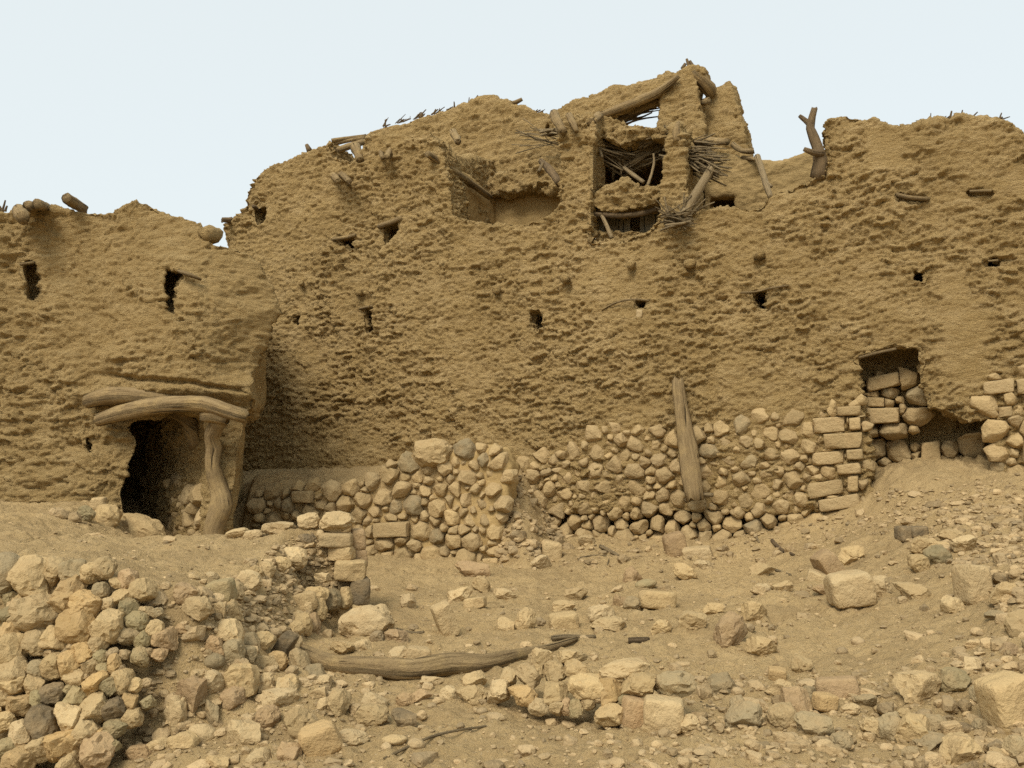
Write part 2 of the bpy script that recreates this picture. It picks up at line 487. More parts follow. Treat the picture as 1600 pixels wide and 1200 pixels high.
# ------------------------------------------------------------------ ground
class TPS:
    def __init__(s, pts, lam=.02):
        p = np.array(pts, float); s.c = p[:, :2]; n = len(p)
        K = s.k(np.linalg.norm(s.c[:, None] - s.c[None], axis=2)) + lam * np.eye(n)
        A = np.zeros((n + 3, n + 3)); A[:n, :n] = K; A[:n, n] = 1; A[:n, n + 1:] = s.c
        A[n, :n] = 1; A[n + 1:, :n] = s.c.T
        s.w = np.linalg.solve(A, np.concatenate([p[:, 2], np.zeros(3)]))
    @staticmethod
    def k(r): return r * r * np.log(r + 1e-9)
    def __call__(s, x, y):
        out = s.w[-3] + s.w[-2] * x + s.w[-1] * y
        for (cx, cy), w in zip(s.c, s.w[:-3]): out = out + w * s.k(np.hypot(x - cx, y - cy))
        return out
base_px = [(-200, 1200, 5.6), (0, 1200, 5.55), (200, 1200, 5.4), (300, 1200, 5.1), (420, 1200, 5.05), (800, 1200, 4.95), (1200, 1200, 4.85), (1600, 1200, 4.7),
           (420, 1080, 6.15), (640, 1100, 6.05), (800, 1080, 6.25), (1000, 1100, 5.95), (1300, 1100, 5.8), (1600, 1090, 5.45),
           (480, 1010, 7.5), (620, 1000, 7.7), (800, 1010, 7.3), (1000, 1000, 7.4), (1200, 1040, 6.7), (1400, 1030, 6.6), (1600, 1000, 6.2),
           (640, 930, 9.5), (760, 960, 8.6), (900, 950, 8.8), (1050, 930, 9.2), (1200, 910, 9.5), (1400, 930, 8.2), (1600, 900, 7.4),
           (600, 890, 11.2), (700, 885, 11.6), (790, 880, 11.9), (880, 865, 12.2), (1000, 850, 12.5), (1150, 842, 12.1), (1300, 830, 11.4),
           (1365, 805, 11.3), (1400, 750, 11.45), (1480, 742, 11.2), (1590, 742, 10.9), (1600, 800, 9.6), (1450, 830, 9.9), (1500, 780, 10.4), (1700, 790, 9.0), (1700, 730, 10.4)]
BASE = TPS([P(*q) for q in base_px] + [(-6, 8, 0), (-6, 12, .2), (8, 9, 1.6), (9, 6, .9), (7, 4, .3), (-7, 3.5, -.15), (0, 2.5, -.06), (5, 1, .1), (-5, 0, -.1), (9, 12, 1.8)])
TER = TPS([P(*q) for q in [(0, 885, 6.0), (120, 885, 6.05), (240, 915, 6.2), (310, 932, 6.2), (380, 893, 7.3), (440, 852, 8.3), (500, 815, 8.7),
          (300, 852, 8.4), (150, 845, 8.1), (0, 848, 7.8), (0, 778, 11.4), (100, 790, 11.2), (180, 800, 11.0)]]
          + [(-3.9, 10.9, .42), (-3.3, 10.9, .45), (-3.6, 12.5, .40), (-2.6, 10.2, .55), (-1.6, 9, .8), (-10, 6, .9), (-10, 11, 1.0), (-3.1, 14, 1.0)])
LED = TPS([P(*q) for q in [(395, 768, 12.9), (480, 764, 12.7), (560, 758, 12.5), (640, 706, 12.5), (710, 703, 12.35), (790, 708, 12.2),
          (440, 737, 14.5), (520, 735, 14.3), (600, 730, 14.0), (700, 712, 13.75), (800, 710, 13.4), (880, 700, 13.0), (380, 745, 14.6)]])
TER_POLY = [(-14, 5.9), (-3.2, 5.95), (-2.4, 6.12), (-2.03, 6.15), (-2.05, 7.3), (-1.95, 8.45), (-1.62, 8.6), (-1.66, 9.0), (-2.2, 9.6), (-2.95, 10.7), (-3.0, 15), (-14, 15)]
LED_POLY = [(-3.6, 12.85), (-2.0, 12.42), (-.28, 12.0), (-.1, 12.6), (.02, 13.4), (.0, 16), (-4.2, 16)]
def sdist(x, y, poly):
    d = np.full(x.shape, 1e9); ins = np.zeros(x.shape, bool)
    n = len(poly)
    for i in range(n):
        (ax, ay), (bx, by) = poly[i], poly[(i + 1) % n]
        t = np.clip(((x - ax) * (bx - ax) + (y - ay) * (by - ay)) / ((bx - ax) ** 2 + (by - ay) ** 2), 0, 1)
        d = np.minimum(d, np.hypot(x - ax - t * (bx - ax), y - ay - t * (by - ay)))
        c = ((ay > y) != (by > y)) & (x < (bx - ax) * (y - ay) / (by - ay + 1e-12) + ax)
        ins ^= c
    return np.where(ins, d, -d)
def ground_smooth(x, y):
    z = BASE(x, y)
    far = sstep(9, 13, np.abs(x)) ; far = np.maximum(far, sstep(16, 22, y)); far = np.maximum(far, 1 - sstep(-4, 1.5, y))
    z = z * (1 - far) - .1 * far
    d = sdist(x, y, TER_POLY)
    narrow = sstep(8.0, 8.5, y)
    t = sstep(0, 1, (d + (.54 - .34 * narrow)) / (.6 - .34 * narrow))
    z = z + (np.maximum(TER(np.clip(x, -9, 0), np.clip(y, 5, 15)), z) - z) * t * (1 - sstep(9, 13, -x))
    d2 = sdist(x, y, LED_POLY)
    ramp = sstep(-.35, .25, x)
    t2 = sstep(0, 1, (d2 + .02 + .8 * ramp) / (.12 + .85 * ramp))
    led = LED(np.clip(x, -5, 1.3), np.clip(y, 11.5, 15))
    return z + (np.maximum(led, z) - z) * t2
def ground_z(x, y):
    x = np.atleast_1d(np.asarray(x, float)); y = np.atleast_1d(np.asarray(y, float))
    z = ground_smooth(x, y)
    p = np.stack([x, y, 0 * x], 1)
    near = (np.hypot(x, y - 8) < 14)
    q = p[near]
    dz = np.zeros(len(p))
    if len(q):
        f1, f2, val = worley2(q[:, 0] / .16, q[:, 1] / .16, 77)
        msk = sstep(-.1, .4, fbm(q * .8, 3, 71))
        g1, g2, gv = worley2(q[:, 0] / .075 + .3 * fbm(q * 7, 2, 73), q[:, 1] / .075, 79)
        clod = .034 * sstep(.0, .3, g2 - g1) * np.clip(gv - .45, 0, 1)
        dz[near] = clod * (.35 + .65 * msk) + .06 * fbm(q * .9, 3, 61) + .036 * fbm(q * 3.6, 4, 62) + .018 * fbm(q * 13, 3, 63) + .04 * msk * sstep(.55, .1, f1) * (val > .45) * val
    return z + dz
def hit_ground(px, py):
    d = ray(px, py); Y = np.linspace(3.8, 15.5, 1400)
    pts = V3((0, 0, EYE))[None] + d[None] * (Y / d[1])[:, None]
    below = pts[:, 2] < ground_smooth(pts[:, 0], pts[:, 1])
    k = int(np.argmax(below)) if below.any() else len(Y) - 1
    p = pts[k]; p[2] = ground_z(p[0], p[1])[0]
    return p
def grow(a, step, end, k=1.25):
    out = []
    while a < end: step *= k; a += step; out.append(a)
    return out
gx = np.arange(-6.6, 6.6, .02); ex = grow(6.6, .02, 420)
gx = np.concatenate([-np.array(ex)[::-1], gx, ex])
gy, y = [], 4.2
while y < 13.6: gy.append(y); y += .008 + .0016 * (y - 4) * 1.3
gy = np.concatenate([4.2 - np.array(grow(0, .02, 420))[::-1], gy, np.array(grow(13.6, .03, 700))])
X, Y = np.meshgrid(gx, gy, indexing='ij')
Z = ground_z(X.ravel(), Y.ravel())
gm = mesh_grid('ground', np.stack([X.ravel(), Y.ravel(), Z], 1), len(gx), len(gy))
tag(link('ground', gm, M_ground), 'dusty pale brown earth slope strewn with rubble', kind='structure')

# ------------------------------------------------------------------ the big ruined house
house = empty('ruined_house', H(900, 800), 'tall roofless mud-brick house with broken upper rooms and thatch poles', 'ruin')
FL = hz(800, 352)                                    # floor level of the broken upper rooms
front_px = [(300, 800), (352, 420), (345, 352), (366, 336), (381, 322), (384, 300), (392, 280), (412, 262), (446, 250), (472, 240), (500, 229), (518, 222),
            (527, 247), (548, 250), (565, 246), (570, 214), (590, 208), (640, 212), (672, 205), (690, 232), (697, 262), (703, 300), (707, 333), (726, 343), (770, 350),
            (820, 350), (842, 342), (860, 326), (870, 315), (872, 280), (874, 240), (872, 205), (874, 184), (900, 176), (926, 178), (930, 196), (926, 240), (925, 300), (922, 345),
            (926, 372), (946, 372), (975, 374), (992, 362), (1010, 358), (1024, 345), (1030, 325), (1029, 300), (1036, 262), (1042, 230), (1050, 200), (1058, 193), (1066, 215),
            (1070, 260), (1074, 300), (1076, 330), (1090, 326), (1112, 322), (1150, 326), (1182, 324), (1196, 312), (1214, 300), (1240, 292), (1268, 276), (1284, 262),
            (1288, 236), (1284, 210), (1290, 182), (1306, 176), (1340, 182), (1364, 184), (1384, 196), (1420, 201), (1442, 196), (1468, 188), (1500, 183), (1540, 180),
            (1566, 184), (1590, 200), (1620, 215), (1680, 225), (1760, 260), (1850, 420), (1900, 800)]
lowpx = [(300, 820), (352, 420), (420, 352), (700, 352), (900, 352), (1250, 352), (1330, 330), (1700, 330), (1900, 820)]
def hloop_base(pix): return pix
holes = [
    ([(524, 373), (553, 370), (554, 384), (542, 389), (531, 384)], .9),
    ([(597, 353), (623, 345), (623, 366), (606, 385), (597, 385)], .9),
    ([(456, 493), (468, 493), (468, 511), (457, 507)], .5),
    ([(569, 481), (581, 481), (579, 515), (570, 519)], .45),
    ([(826, 486), (841, 487), (846, 508), (837, 518), (830, 511)], .8),
    ([(989, 469), (1011, 469), (1011, 485), (992, 485)], .7),
    ([(1177, 455), (1196, 455), (1197, 482), (1179, 482)], .9),
    ([(1428, 425), (1444, 425), (1443, 438), (1429, 438)], .6),
    ([(1541, 401), (1561, 401), (1561, 419), (1543, 417)], .6),
    ([(1399, 302), (1446, 306), (1444, 315), (1402, 318)], .16),
    ([(396, 330), (412, 324), (413, 345), (402, 351)], .5),
    ([(1510, 296), (1555, 298), (1550, 306), (1512, 305)], .1),
]
cut = [hprism(p, .5, -d, at=0) for p, d in holes]
cut.append(hprism([(1344, 558), (1396, 545), (1431, 548), (1434, 600), (1448, 640), (1452, 668), (1352, 668)], .5, -.62, at=0))
cut.append(hprism([(1358, 664), (1460, 640), (1510, 660), (1556, 652), (1560, 745), (1360, 760)], .5, -.85, at=0))
UGAP = [HU(H(970, 500)), HU(H(660, 600))]
def seams(co, u, z):
    g = 0
    wob = fbm(co * 2.2, 3, 91) * .09
    for px, z0, z1, wid, dep in ((968, hz(968, 690), hz(968, 385), .11, .17), (660, hz(660, 690), hz(660, 520), .022, .05), (1336, hz(1336, 520), hz(1336, 270), .03, .035)):
        uc = HU(H(px, (700 + 300) / 2))
        m = sstep(wid * 1.6, wid * .3, np.abs(u - uc - wob * (wid > .04))) * sstep(z0, z0 + .15, z) * sstep(z1, z1 - .15, z)
        g = g - dep * m * (.6 + .8 * np.clip(fbm(co * V3((2, 2, 7)), 2, 92) + .3, 0, 1))
    # smooth plaster patch near the middle, worn hollow under the brow over the stone footing
    return g
body_px = [(x, y) for x, y in lowpx]
for px, py, a, b in ((865, 582, .30, .27), (1490, 300, .45, .5), (1505, 620, .4, .3), (470, 580, .3, .6), (700, 690, .35, .15), (800, 470, .35, .15), (898, 262, .3, .95), (1052, 275, .22, .8), (1040, 560, .3, .2), (1250, 420, .35, .2)):
    p = H(px, py); SPOTS.append((HU(p), p[2], a, b))
for pl_, d_ in holes:
    q = [H(*c) for c in pl_]; us = [HU(c) for c in q]; zs = [c[2] for c in q]
    HOLES.append(((min(us) + max(us)) / 2, (min(zs) + max(zs)) / 2, (max(us) - min(us)) / 2 + .035, (max(zs) - min(zs)) / 2 + .035))
m_front = hprism(front_px, 0, -.6)
m_body = hprism(body_px, -.3, -1.2, at=0)
mud_object('front_wall', [m_front, m_body], cut, .0155, M_mud, house, amp=1.0, smooth=5, seed=1, extra=seams)
SPOTS.clear(); HOLES.clear()

# back wall of the upper rooms, standing 2.2 m behind the face
BW = -2.2
back_px = [(505, 300), (505, 236), (516, 222), (523, 236), (527, 246), (564, 246), (568, 222), (572, 208), (597, 196), (630, 191), (660, 181), (700, 171), (730, 161), (765, 151), (780, 158), (800, 166), (830, 172), (860, 178),
           (876, 168), (890, 160), (925, 147), (960, 135), (990, 130), (1014, 124), (1030, 116), (1044, 108), (1056, 112), (1068, 106), (1086, 101), (1102, 106), (1100, 122), (1090, 126),
           (1088, 140), (1092, 160), (1098, 190), (1102, 230), (1104, 262), (1104, 392), (505, 392)]
cut_b = [hprism([(944, 196), (950, 184), (985, 166), (1026, 146), (1030, 150), (1030, 204), (1000, 205), (975, 201)], .5 + BW, BW - 1, at=BW),
         hprism([(851, 194), (860, 193), (861, 204), (853, 205)], .5 + BW, BW - .4, at=BW)]
mud_object('back_wall', [hprism(back_px, BW, BW - .5)], cut_b, .024, M_mud, house, amp=.8, smooth=4, seed=2)
# upper right stump of wall and the low plastered wall of the third room
stump = [(1098, 300), (1100, 200), (1098, 168), (1102, 150), (1112, 138), (1126, 133), (1140, 124), (1146, 140), (1152, 165), (1160, 190), (1164, 222), (1170, 246), (1176, 300)]
mud_object('wall_stump', [hprism(stump, BW - .35, BW - 1.0)], None, .022, M_mud, house, amp=.8, smooth=4, seed=3)
low = [(1068, 385), (1070, 262), (1090, 246), (1112, 240), (1140, 244), (1165, 252), (1196, 256), (1216, 256), (1240, 247), (1262, 240), (1292, 236), (1330, 236), (1330, 385)]
mud_object('plastered_wall', [hprism(low, -1.9, -3.3)], [hprism([(1110, 308), (1150, 303), (1153, 330), (1110, 330)], -1, -2.6, at=-1.9), hprism([(1062, 252), (1086, 256), (1097, 276), (1100, 304), (1094, 332), (1062, 332)], -1, -3.1, at=-1.9)], .024, M_plaster2, house, amp=.6, brick=.15, smooth=4, seed=4)
plas = [(684, 385), (690, 268), (720, 262), (760, 280), (800, 292), (840, 290), (885, 288), (885, 385)]
mud_object('plastered_room_wall', [hprism(plas, BW + .16, BW - .1)], None, .024, M_plaster, house, amp=.2, brick=.1, smooth=6, seed=5)

def plan_wall(a, b, za0, za1, zb1, th, side):
    """straight cross wall from plan point a to b with a sloping top"""
    a, b = V3((*a[:2], 0)), V3((*b[:2], 0)); d = (b - a) / np.linalg.norm(b - a); n = V3((-d[1], d[0], 0)) * side
    l = [a + V3((0, 0, za0)), b + V3((0, 0, za0)), b + V3((0, 0, zb1)), a + V3((0, 0, za1))]
    return prism(l, [p + n * th for p in l])
a, b = H(706, 300, -.75), H(776, 300, BW - .1)
mud_object('cross_wall', [plan_wall(a, b, FL - .4, hz(692, 246, -.75), hz(764, 250, BW), .45, 1)], None, .022, M_mud, house, amp=.9, smooth=5, seed=6)
mud_object('plastered_side_wall', [plan_wall(a + V3((.15, -.03, 0)), b + V3((.15, -.03, 0)), FL - .4, hz(700, 268, -.75), hz(768, 312, BW), .2, 1)], None, .024, M_plaster, house, amp=.2, brick=.1, smooth=4, seed=16)
a, b = H(925, 300, -.2), H(952, 300, BW - .1)
mud_object('cross_wall', [plan_wall(a, b, FL - 1.2, hz(926, 196, -.2), hz(945, 190, BW), .38, 1)], None, .024, M_mud, house, amp=.6, smooth=4, seed=7)
a, b = H(1052, 300, -.3), H(1074, 300, BW - .1)
mud_object('cross_wall', [plan_wall(a, b, FL - 1.2, hz(1052, 226, -.3), hz(1070, 236, BW), .25, -1)], None, .024, M_mud, house, amp=.6, smooth=4, seed=8)
# remains of the upper floor that overhang the rooms
led_px = [(757, 308), (752, 284), (780, 270), (812, 262), (842, 250), (880, 246), (880, 296), (850, 300), (830, 292), (800, 302), (775, 300)]
mud_object('floor_remnant', [hprism(led_px, BW + .42, BW - .1)], None, .02, M_mud, house, amp=1.2, smooth=5, seed=9)
sl_px = [(924, 214), (935, 190), (955, 196), (985, 206), (1000, 214), (1030, 214), (1052, 222), (1052, 236), (1030, 232), (1008, 238), (984, 246), (960, 236), (930, 230)]
mud_object('floor_remnant', [hprism(sl_px, -.35, BW - .1, at=-.9)], None, .02, M_mud, house, amp=1.2, smooth=5, seed=10)
deb = [(926, 320), (930, 296), (942, 288), (958, 286), (972, 279), (986, 283), (998, 290), (1014, 286), (1030, 284), (1032, 300), (1028, 318), (1010, 324), (985, 326), (960, 332), (938, 332)]
mud_object('fallen_floor_slab', [hprism(deb, -.12, -.75)], None, .018, M_mud, house, amp=1.1, smooth=5, seed=11)
# roof over the dark second room
rf = [(928, 236), (1050, 240), (1050, 226), (928, 222)]

def hp(px, py, w): return H(px, py, w)
def hlog(name, pts, r, mat=None, seg=9, **k):
    return log(name, [hp(*p) for p in pts], r, mat, house, seg, **k)
# joist ends in the face
for px, py, r in ((775, 450, .07), (884, 434, .075), (985, 411, .06), (1078, 412, .075), (1186, 397, .085), (560, 455, .06), (470, 440, .05)):
    r *= .85; p = H(px, py, -.1); q = H(px, py + 3, .11)
    log('joist_end', [p, (p + q) / 2, q], [r, r * 1.05, r * .8], M_mud, house, 11, .6)
for pts, r in (([(519, 272, -.1), (528, 283, .35)], .07), ([(533, 272, -.1), (546, 284, .35)], .07), ([(612, 228, -.2), (604, 246, .25)], .06),
               ([(593, 232, -.2), (598, 247, .2)], .05), ([(555, 228, -.2), (563, 250, .05)], .09), ([(708, 206, -.3), (716, 222, .1)], .07),
               ([(866, 178, -.3), (872, 192, .0), (881, 206, .14)], .085), ([(889, 180, -.1), (894, 190, .08), (901, 206, .14)], .06),
               ([(923, 192, .02), (936, 180, -.35)], .09)):
    hlog('beam_end', pts, [r * .8] * (len(pts) - 1) + [r * .62], rough=.3)
hlog('roof_beam', [(668, 240, .2), (698, 261, -.2), (735, 286, -.85), (766, 308, -1.6)], [.055, .06, .058, .05])
hlog('roof_beam', [(846, 252, -1.2), (860, 266, -.9), (874, 286, -.62)], [.045, .06, .06], M_darkwood)
hlog('pole', [(849, 254, -.8), (842, 268, -.75)], .025, M_cane, 7)
for pts, r in (([(518, 220, -.15), (545, 216, -.3), (572, 213, -.5)], .035), ([(522, 225, -.2), (548, 219, -.3), (570, 216, -.4)], .03),
               ([(524, 236, -.15), (545, 229, -.25), (570, 221, -.4)], .055)):
    hlog('roof_pole', pts, r, M_wood, 8)
hlog('lintel_log', [(940, 180, -2.05), (975, 167, -2.1), (1020, 148, -2.12), (1042, 134, -2.12), (1060, 119, -2.1)], [.055, .07, .07, .06, .04], seg=11)
hlog('lintel_log', [(948, 190, -2.3), (990, 174, -2.4), (1032, 156, -2.4)], [.05, .06, .06], seg=9)
hlog('thick_log', [(1084, 112, -2.25), (1096, 124, -2.3), (1106, 138, -2.4), (1111, 150, -2.5)], [.07, .1, .1, .065], seg=11)
hlog('pole', [(792, 164, -2.3), (806, 160, -2.2), (816, 155, -2.2)], [.045, .04, .03], M_wood, 7)
for pts in ([(1078, 108, -2.3), (1073, 92, -2.3)], [(1066, 108, -2.3), (1071, 99, -2.3)], [(1083, 104, -2.3), (1078, 95, -2.3)]):
    hlog('pole_stub', pts, [.035, .02], M_darkwood, 6)
# sticks crossing the open window of the top storey
st = []
for k in range(13):
    x0, y0 = R.uniform(940, 975), R.uniform(176, 200); x1 = R.uniform(1005, 1034)
    st.append((H(x0, y0, -2.3), H(x1, y0 - R.uniform(2, 22) - (x1 - x0) * .15, -2.6 + R.uniform(-.2, .2)), R.uniform(.011, .022)))
bundle('roof_canes', st, M_darkwood, house)
# thatch and cane bundles
def canes(name, n, a, b, spread, r=(.01, .02), mat=None):
    out = []
    for k in range(n):
        da = V3([R.gauss(0, spread[0]) for _ in range(3)]); db = V3([R.gauss(0, spread[1]) for _ in range(3)])
        out.append((a + da, b + db, R.uniform(*r)))
    return bundle(name, out, mat or M_cane, house)
canes('thatch', 80, H(922, 226, -.55), H(985, 254, -.7), (.09, .10))
canes('thatch', 75, H(982, 256, -.7), H(1046, 226, -.75), (.07, .09))
canes('thatch', 50, H(1000, 222, -.5), H(1050, 204, -.45), (.05, .05))
canes('thatch', 46, H(1056, 234, -.5), H(1108, 250, -.25), (.10, .11))
canes('thatch', 36, H(1066, 248, -.5), H(1120, 268, -.15), (.06, .09))
canes('thatch', 22, H(1064, 228, -.6), H(1112, 232, -.5), (.06, .07))
canes('cane_bundle', 14, H(815, 214, -1.9), H(872, 224, -1.5), (.10, .05), (.006, .011))
canes('cane_bundle', 10, H(850, 208, -1.5), H(872, 206, -1.4), (.05, .03), (.015, .025))
canes('cane_bundle', 24, H(1040, 342, .1), H(1076, 338, .2), (.04, .08), (.009, .016))
fan = []
for k in range(15):
    t = R.uniform(-1.15, 1.25); L = R.uniform(.2, .5)
    o = H(1060 + R.uniform(-12, 22), 343 + R.uniform(-3, 4), .02 + R.uniform(0, .15))
    fan.append((o, o + WD * math.sin(t) * L + V3((0, 0, 1)) * math.cos(t) * L * .9 + WN * R.uniform(-.05, .12), R.uniform(.009, .017)))
bundle('cane_bundle', fan, M_cane, house)
for pts, r in (([(1040, 352, .2), (1060, 350, .25), (1080, 346, .22)], .022), ([(1032, 360, .2), (1048, 354, .25), (1066, 352, .2)], .014)):
    hlog('pole', pts, r, M_cane, 6)
hlog('pole', [(1112, 262, -.15), (1092, 296, .0), (1068, 338, .08)], [.055, .06, .068], M_cane, 9)
hlog('pole', [(975, 262, -.5), (990, 274, -.4), (1006, 285, -.35)], [.026, .032, .028], M_cane, 7)
hlog('pole', [(1012, 290, -.2), (1018, 272, -.25), (1022, 254, -.3), (1021, 240, -.3)], [.024, .02, .02, .014], M_cane, 7)
hlog('pole', [(940, 336, -.2), (948, 352, -.14), (956, 372, -.1)], [.025, .03, .03], M_cane, 7)
hlog('pole', [(966, 250, -.6), (969, 258, -.6), (971, 272, -.6)], [.015, .012, .01], M_cane, 5)
hlog('pole', [(936, 230, -.4), (941, 246, -.3)], [.025, .02], M_cane, 6)
hlog('door_lintel', [(926, 335, -.2), (965, 337, -.22), (1000, 334, -.24), (1032, 325, -.28)], [.035, .04, .04, .035], M_darkwood, 8)
hlog('beam_end', [(1058, 222, .02), (1056, 204, .04), (1060, 192, .0)], [.07, .05, .03], M_wood, 8)
# boards of an old door in the lower opening
for k, (x0, x1, y0, y1, dw) in enumerate(((934, 944, 336, 376, .05), (948, 966, 338, 378, 0), (968, 984, 340, 378, .03), (1000, 1032, 334, 380, .02))):
    q = [H(x0, y0, -.55 + dw), H(x1, y0 - 1, -.55 + dw), H(x1, y1, -.55 + dw), H(x0, y1, -.55 + dw)]
    me = prism(q, [p - WN * .035 for p in q])
    l = me.uv_layers.new(name='UVMap')
    for lp in me.loops:
        c = me.vertices[lp.vertex_index].co; l.data[lp.index].uv = ((c @ Vector(WD)) * 3, c.z)
    link('door_board', me, M_woodgrey, house, smooth=False)
# branches and twigs on the tops
hlog('forked_branch', [(1279, 278, -.1), (1282, 252, -.05), (1277, 228, -.05), (1268, 206, -.05), (1266, 194, -.05), (1273, 169, -.05)], [.1, .085, .07, .06, .05, .04], M_darkwood, 9,
     forks=[([H(1267, 196, -.05), H(1258, 188, -.05), H(1249, 181, -.05)], [.04, .03, .022])])
hlog('pole_stub', [(1285, 240, 0), (1270, 238, .1), (1256, 233, .15)], [.05, .04, .03], M_darkwood, 7)
hlog('forked_branch', [(1183, 244, -1.2), (1192, 272, -1.0), (1198, 292, -.8), (1204, 308, -.6)], [.045, .045, .04, .03], M_cane, 8,
     forks=[([H(1197, 285, -.85), H(1206, 292, -.8)], [.03, .02])])
for pts, r in (([(1106, 219, -2.0), (1120, 222, -1.8), (1136, 222, -1.7)], .06), ([(1146, 226, -1.9), (1160, 236, -1.8), (1178, 236, -1.8)], .045), ([(1160, 246, -1.9), (1174, 248, -1.8), (1186, 250, -1.7)], .03),
               ([(1098, 160, -2.4), (1108, 158, -2.3)], .05)):
    hlog('beam_end', pts, r, rough=.25)
hlog('forked_branch', [(362, 344, -.05), (352, 344, .1), (346, 342, .15)], [.05, .04, .025], M_darkwood, 7, forks=[([H(352, 344, .1), H(346, 347, .15)], [.025, .015])])
hlog('beam_end', [(405, 330, -.2), (396, 322, .1)], [.05, .03], M_darkwood, 7)
hlog('beam_end', [(484, 236, -.1), (479, 226, -.1)], [.05, .03], M_darkwood, 7)
def tuft(name, o, n, spread, h, along, parent):
    tw = []
    for k in range(n):
        q = o + WD * R.uniform(-spread, spread)
        tw.append((q, q + WD * R.uniform(*along) * 1.4 + V3((0, 0, R.uniform(*h) * R.choice((.4, .7, 1.2)))), R.uniform(.007, .018)))
    bundle(name, tw, M_darkwood, parent)
for k in range(13):
    t = (k + R.random()) / 13
    tuft('twig_tuft', H(598 + 150 * t, 198 - 37 * t, BW - .15), 4, .05, (.05, .14), (.0, .13), house)
for k in range(6): tuft('twig_tuft', H(R.uniform(820, 905), R.uniform(176, 181), BW - .15), 4, .05, (.03, .08), (-.08, .1), house)
for k in range(6): tuft('twig_tuft', H(1448 + 12.5 * k, 198 - 2 * k, -.12), 4, .04, (.05, .15), (.0, .09), house)
tuft('twig_tuft', H(1555, 188, -.12), 5, .05, (.03, .08), (-.05, .08), house)
# lintel sticks over the small windows
for pts, r in (([(520, 374, .03), (540, 371, .06), (556, 367, .02)], .03), ([(592, 354, .03), (610, 348, .07), (628, 340, .02)], .04), ([(940, 484, .02), (965, 472, .07), (990, 468, .09), (1014, 470, .04)], .014),
               ([(1158, 457, .03), (1180, 456, .09), (1205, 450, .07), (1232, 446, .02)], .014), ([(1401, 304, .02), (1425, 309, .08), (1452, 311, .02)], .028), ([(1515, 299, .03), (1550, 298, .05)], .02),
               ([(1543, 408, -.02), (1560, 407, .04)], .014), ([(562, 482, .02), (582, 478, .05)], .022), ([(1342, 559, -.03), (1372, 551, -.01), (1400, 545, -.06)], .018)):
    hlog('lintel_stick', pts, r, M_wood, 7)

wp = put_rock('stone', 'block', H(1000, 491, .0), (.045, .07, .06), (0, .1, -.3), 'pale')
wp.parent = house; wp.location = Vector(wp.location) - Vector(house.location); wp['label'] = 'small whitish stone wedged under a window hole'

# ------------------------------------------------------------------ gate tower
tower = empty('mud_gatehouse', P(200, 800, 11.1), 'bulging mud-brick gatehouse with a dark doorway framed by gnarled logs', 'gatehouse')
TA, TB = V3((-9.5, 11.75, 0)), V3((-2.86, 11.0, 0))
TD = (TB - TA) / np.linalg.norm(TB - TA); TN = V3((TD[1], -TD[0], 0))
def T(px, py, w=0.0):
    d = ray(px, py); o = TA + TN * w - V3((0, 0, EYE)); t = (o @ TN) / (d @ TN)
    return V3((0, 0, EYE)) + d * t
tow_px = [(-420, 900), (-420, 420), (-300, 350), (-120, 335), (0, 331), (26, 327), (46, 330), (90, 322), (130, 330), (152, 332), (166, 329), (184, 318), (212, 312), (236, 316), (262, 332), (288, 342), (306, 346),
          (318, 366), (330, 376), (348, 382), (372, 384), (392, 394), (408, 412), (418, 440), (420, 470), (414, 500), (411, 540), (409, 580), (406, 625), (392, 640), (372, 652), (366, 700), (364, 760), (366, 810), (368, 900)]
back = V3((-.95, 3.4, 0))
lp = [T(*p) for p in tow_px]
door_px = [(203, 668), (216, 655), (240, 648), (266, 640), (296, 646), (316, 650), (318, 690), (325, 740), (330, 800), (330, 900), (252, 900), (244, 835), (206, 800), (199, 770), (209, 720), (217, 690)]
dl = [T(*p) for p in door_px]
din = V3((-1.9, 2.5, 0))
dcut = prism([p - din * .35 + V3((0, 0, 0)) for p in dl], [p + din for p in dl])
tcut = [dcut,
        prism([T(x, y, .5) for x, y in [(38, 411), (53, 409), (57, 460), (46, 477), (36, 465)]], [T(x, y, -.35) for x, y in [(40, 411), (53, 409), (57, 460), (46, 473), (38, 465)]]),
        prism([T(x, y, .6) for x, y in [(279, 420), (318, 430), (304, 446), (298, 472), (284, 500), (266, 494), (274, 462)]], [T(x, y, -.5) for x, y in [(281, 422), (314, 431), (302, 446), (296, 470), (284, 494), (270, 490), (277, 462)]]),
        prism([T(x, y, .5) for x, y in [(138, 700), (148, 672), (150, 690), (143, 716)]], [T(x, y, -.2) for x, y in [(138, 700), (148, 672), (150, 690), (143, 716)]])]
def tshift(co):
    # the upper part of the right half bellies out and overhangs the doorway; the foot spreads into the bank
    u = (co - TA) @ TD; z = co[:, 2]; w = (co - TA) @ TN
    uc = (T(300, 500) - TA) @ TD
    front = sstep(-2.0, -.2, w)
    zb = T(300, 632)[2]; zt = T(300, 330)[2]
    belly = .32 * np.exp(-((u - uc) / 1.05) ** 2) * sstep(zb - .05, zb + .16, z) * sstep(zt + .2, zb + .9, z)
    foot = .22 * sstep(1.9, .8, z) * sstep(uc - .3, uc - 1.6, u)
    wob = np.stack([fbm(co * .9 + 3, 3, 81), 0 * z, 0 * z], 1) * .16
    uR = (TB - TA) @ TD
    e = np.clip((u - (uR - .75)) / .75, 0, 1.25) * sstep(zb - .1, zb + .5, z)
    wob = wob - TN[None] * (.36 * e ** 2 * front)[:, None] + TD[None] * (.13 * e * (fbm(co * V3((1.2, 1.2, 1.6)) + 9, 3, 83) - .75))[:, None]
    return TN[None] * ((belly + foot) * front)[:, None] + wob
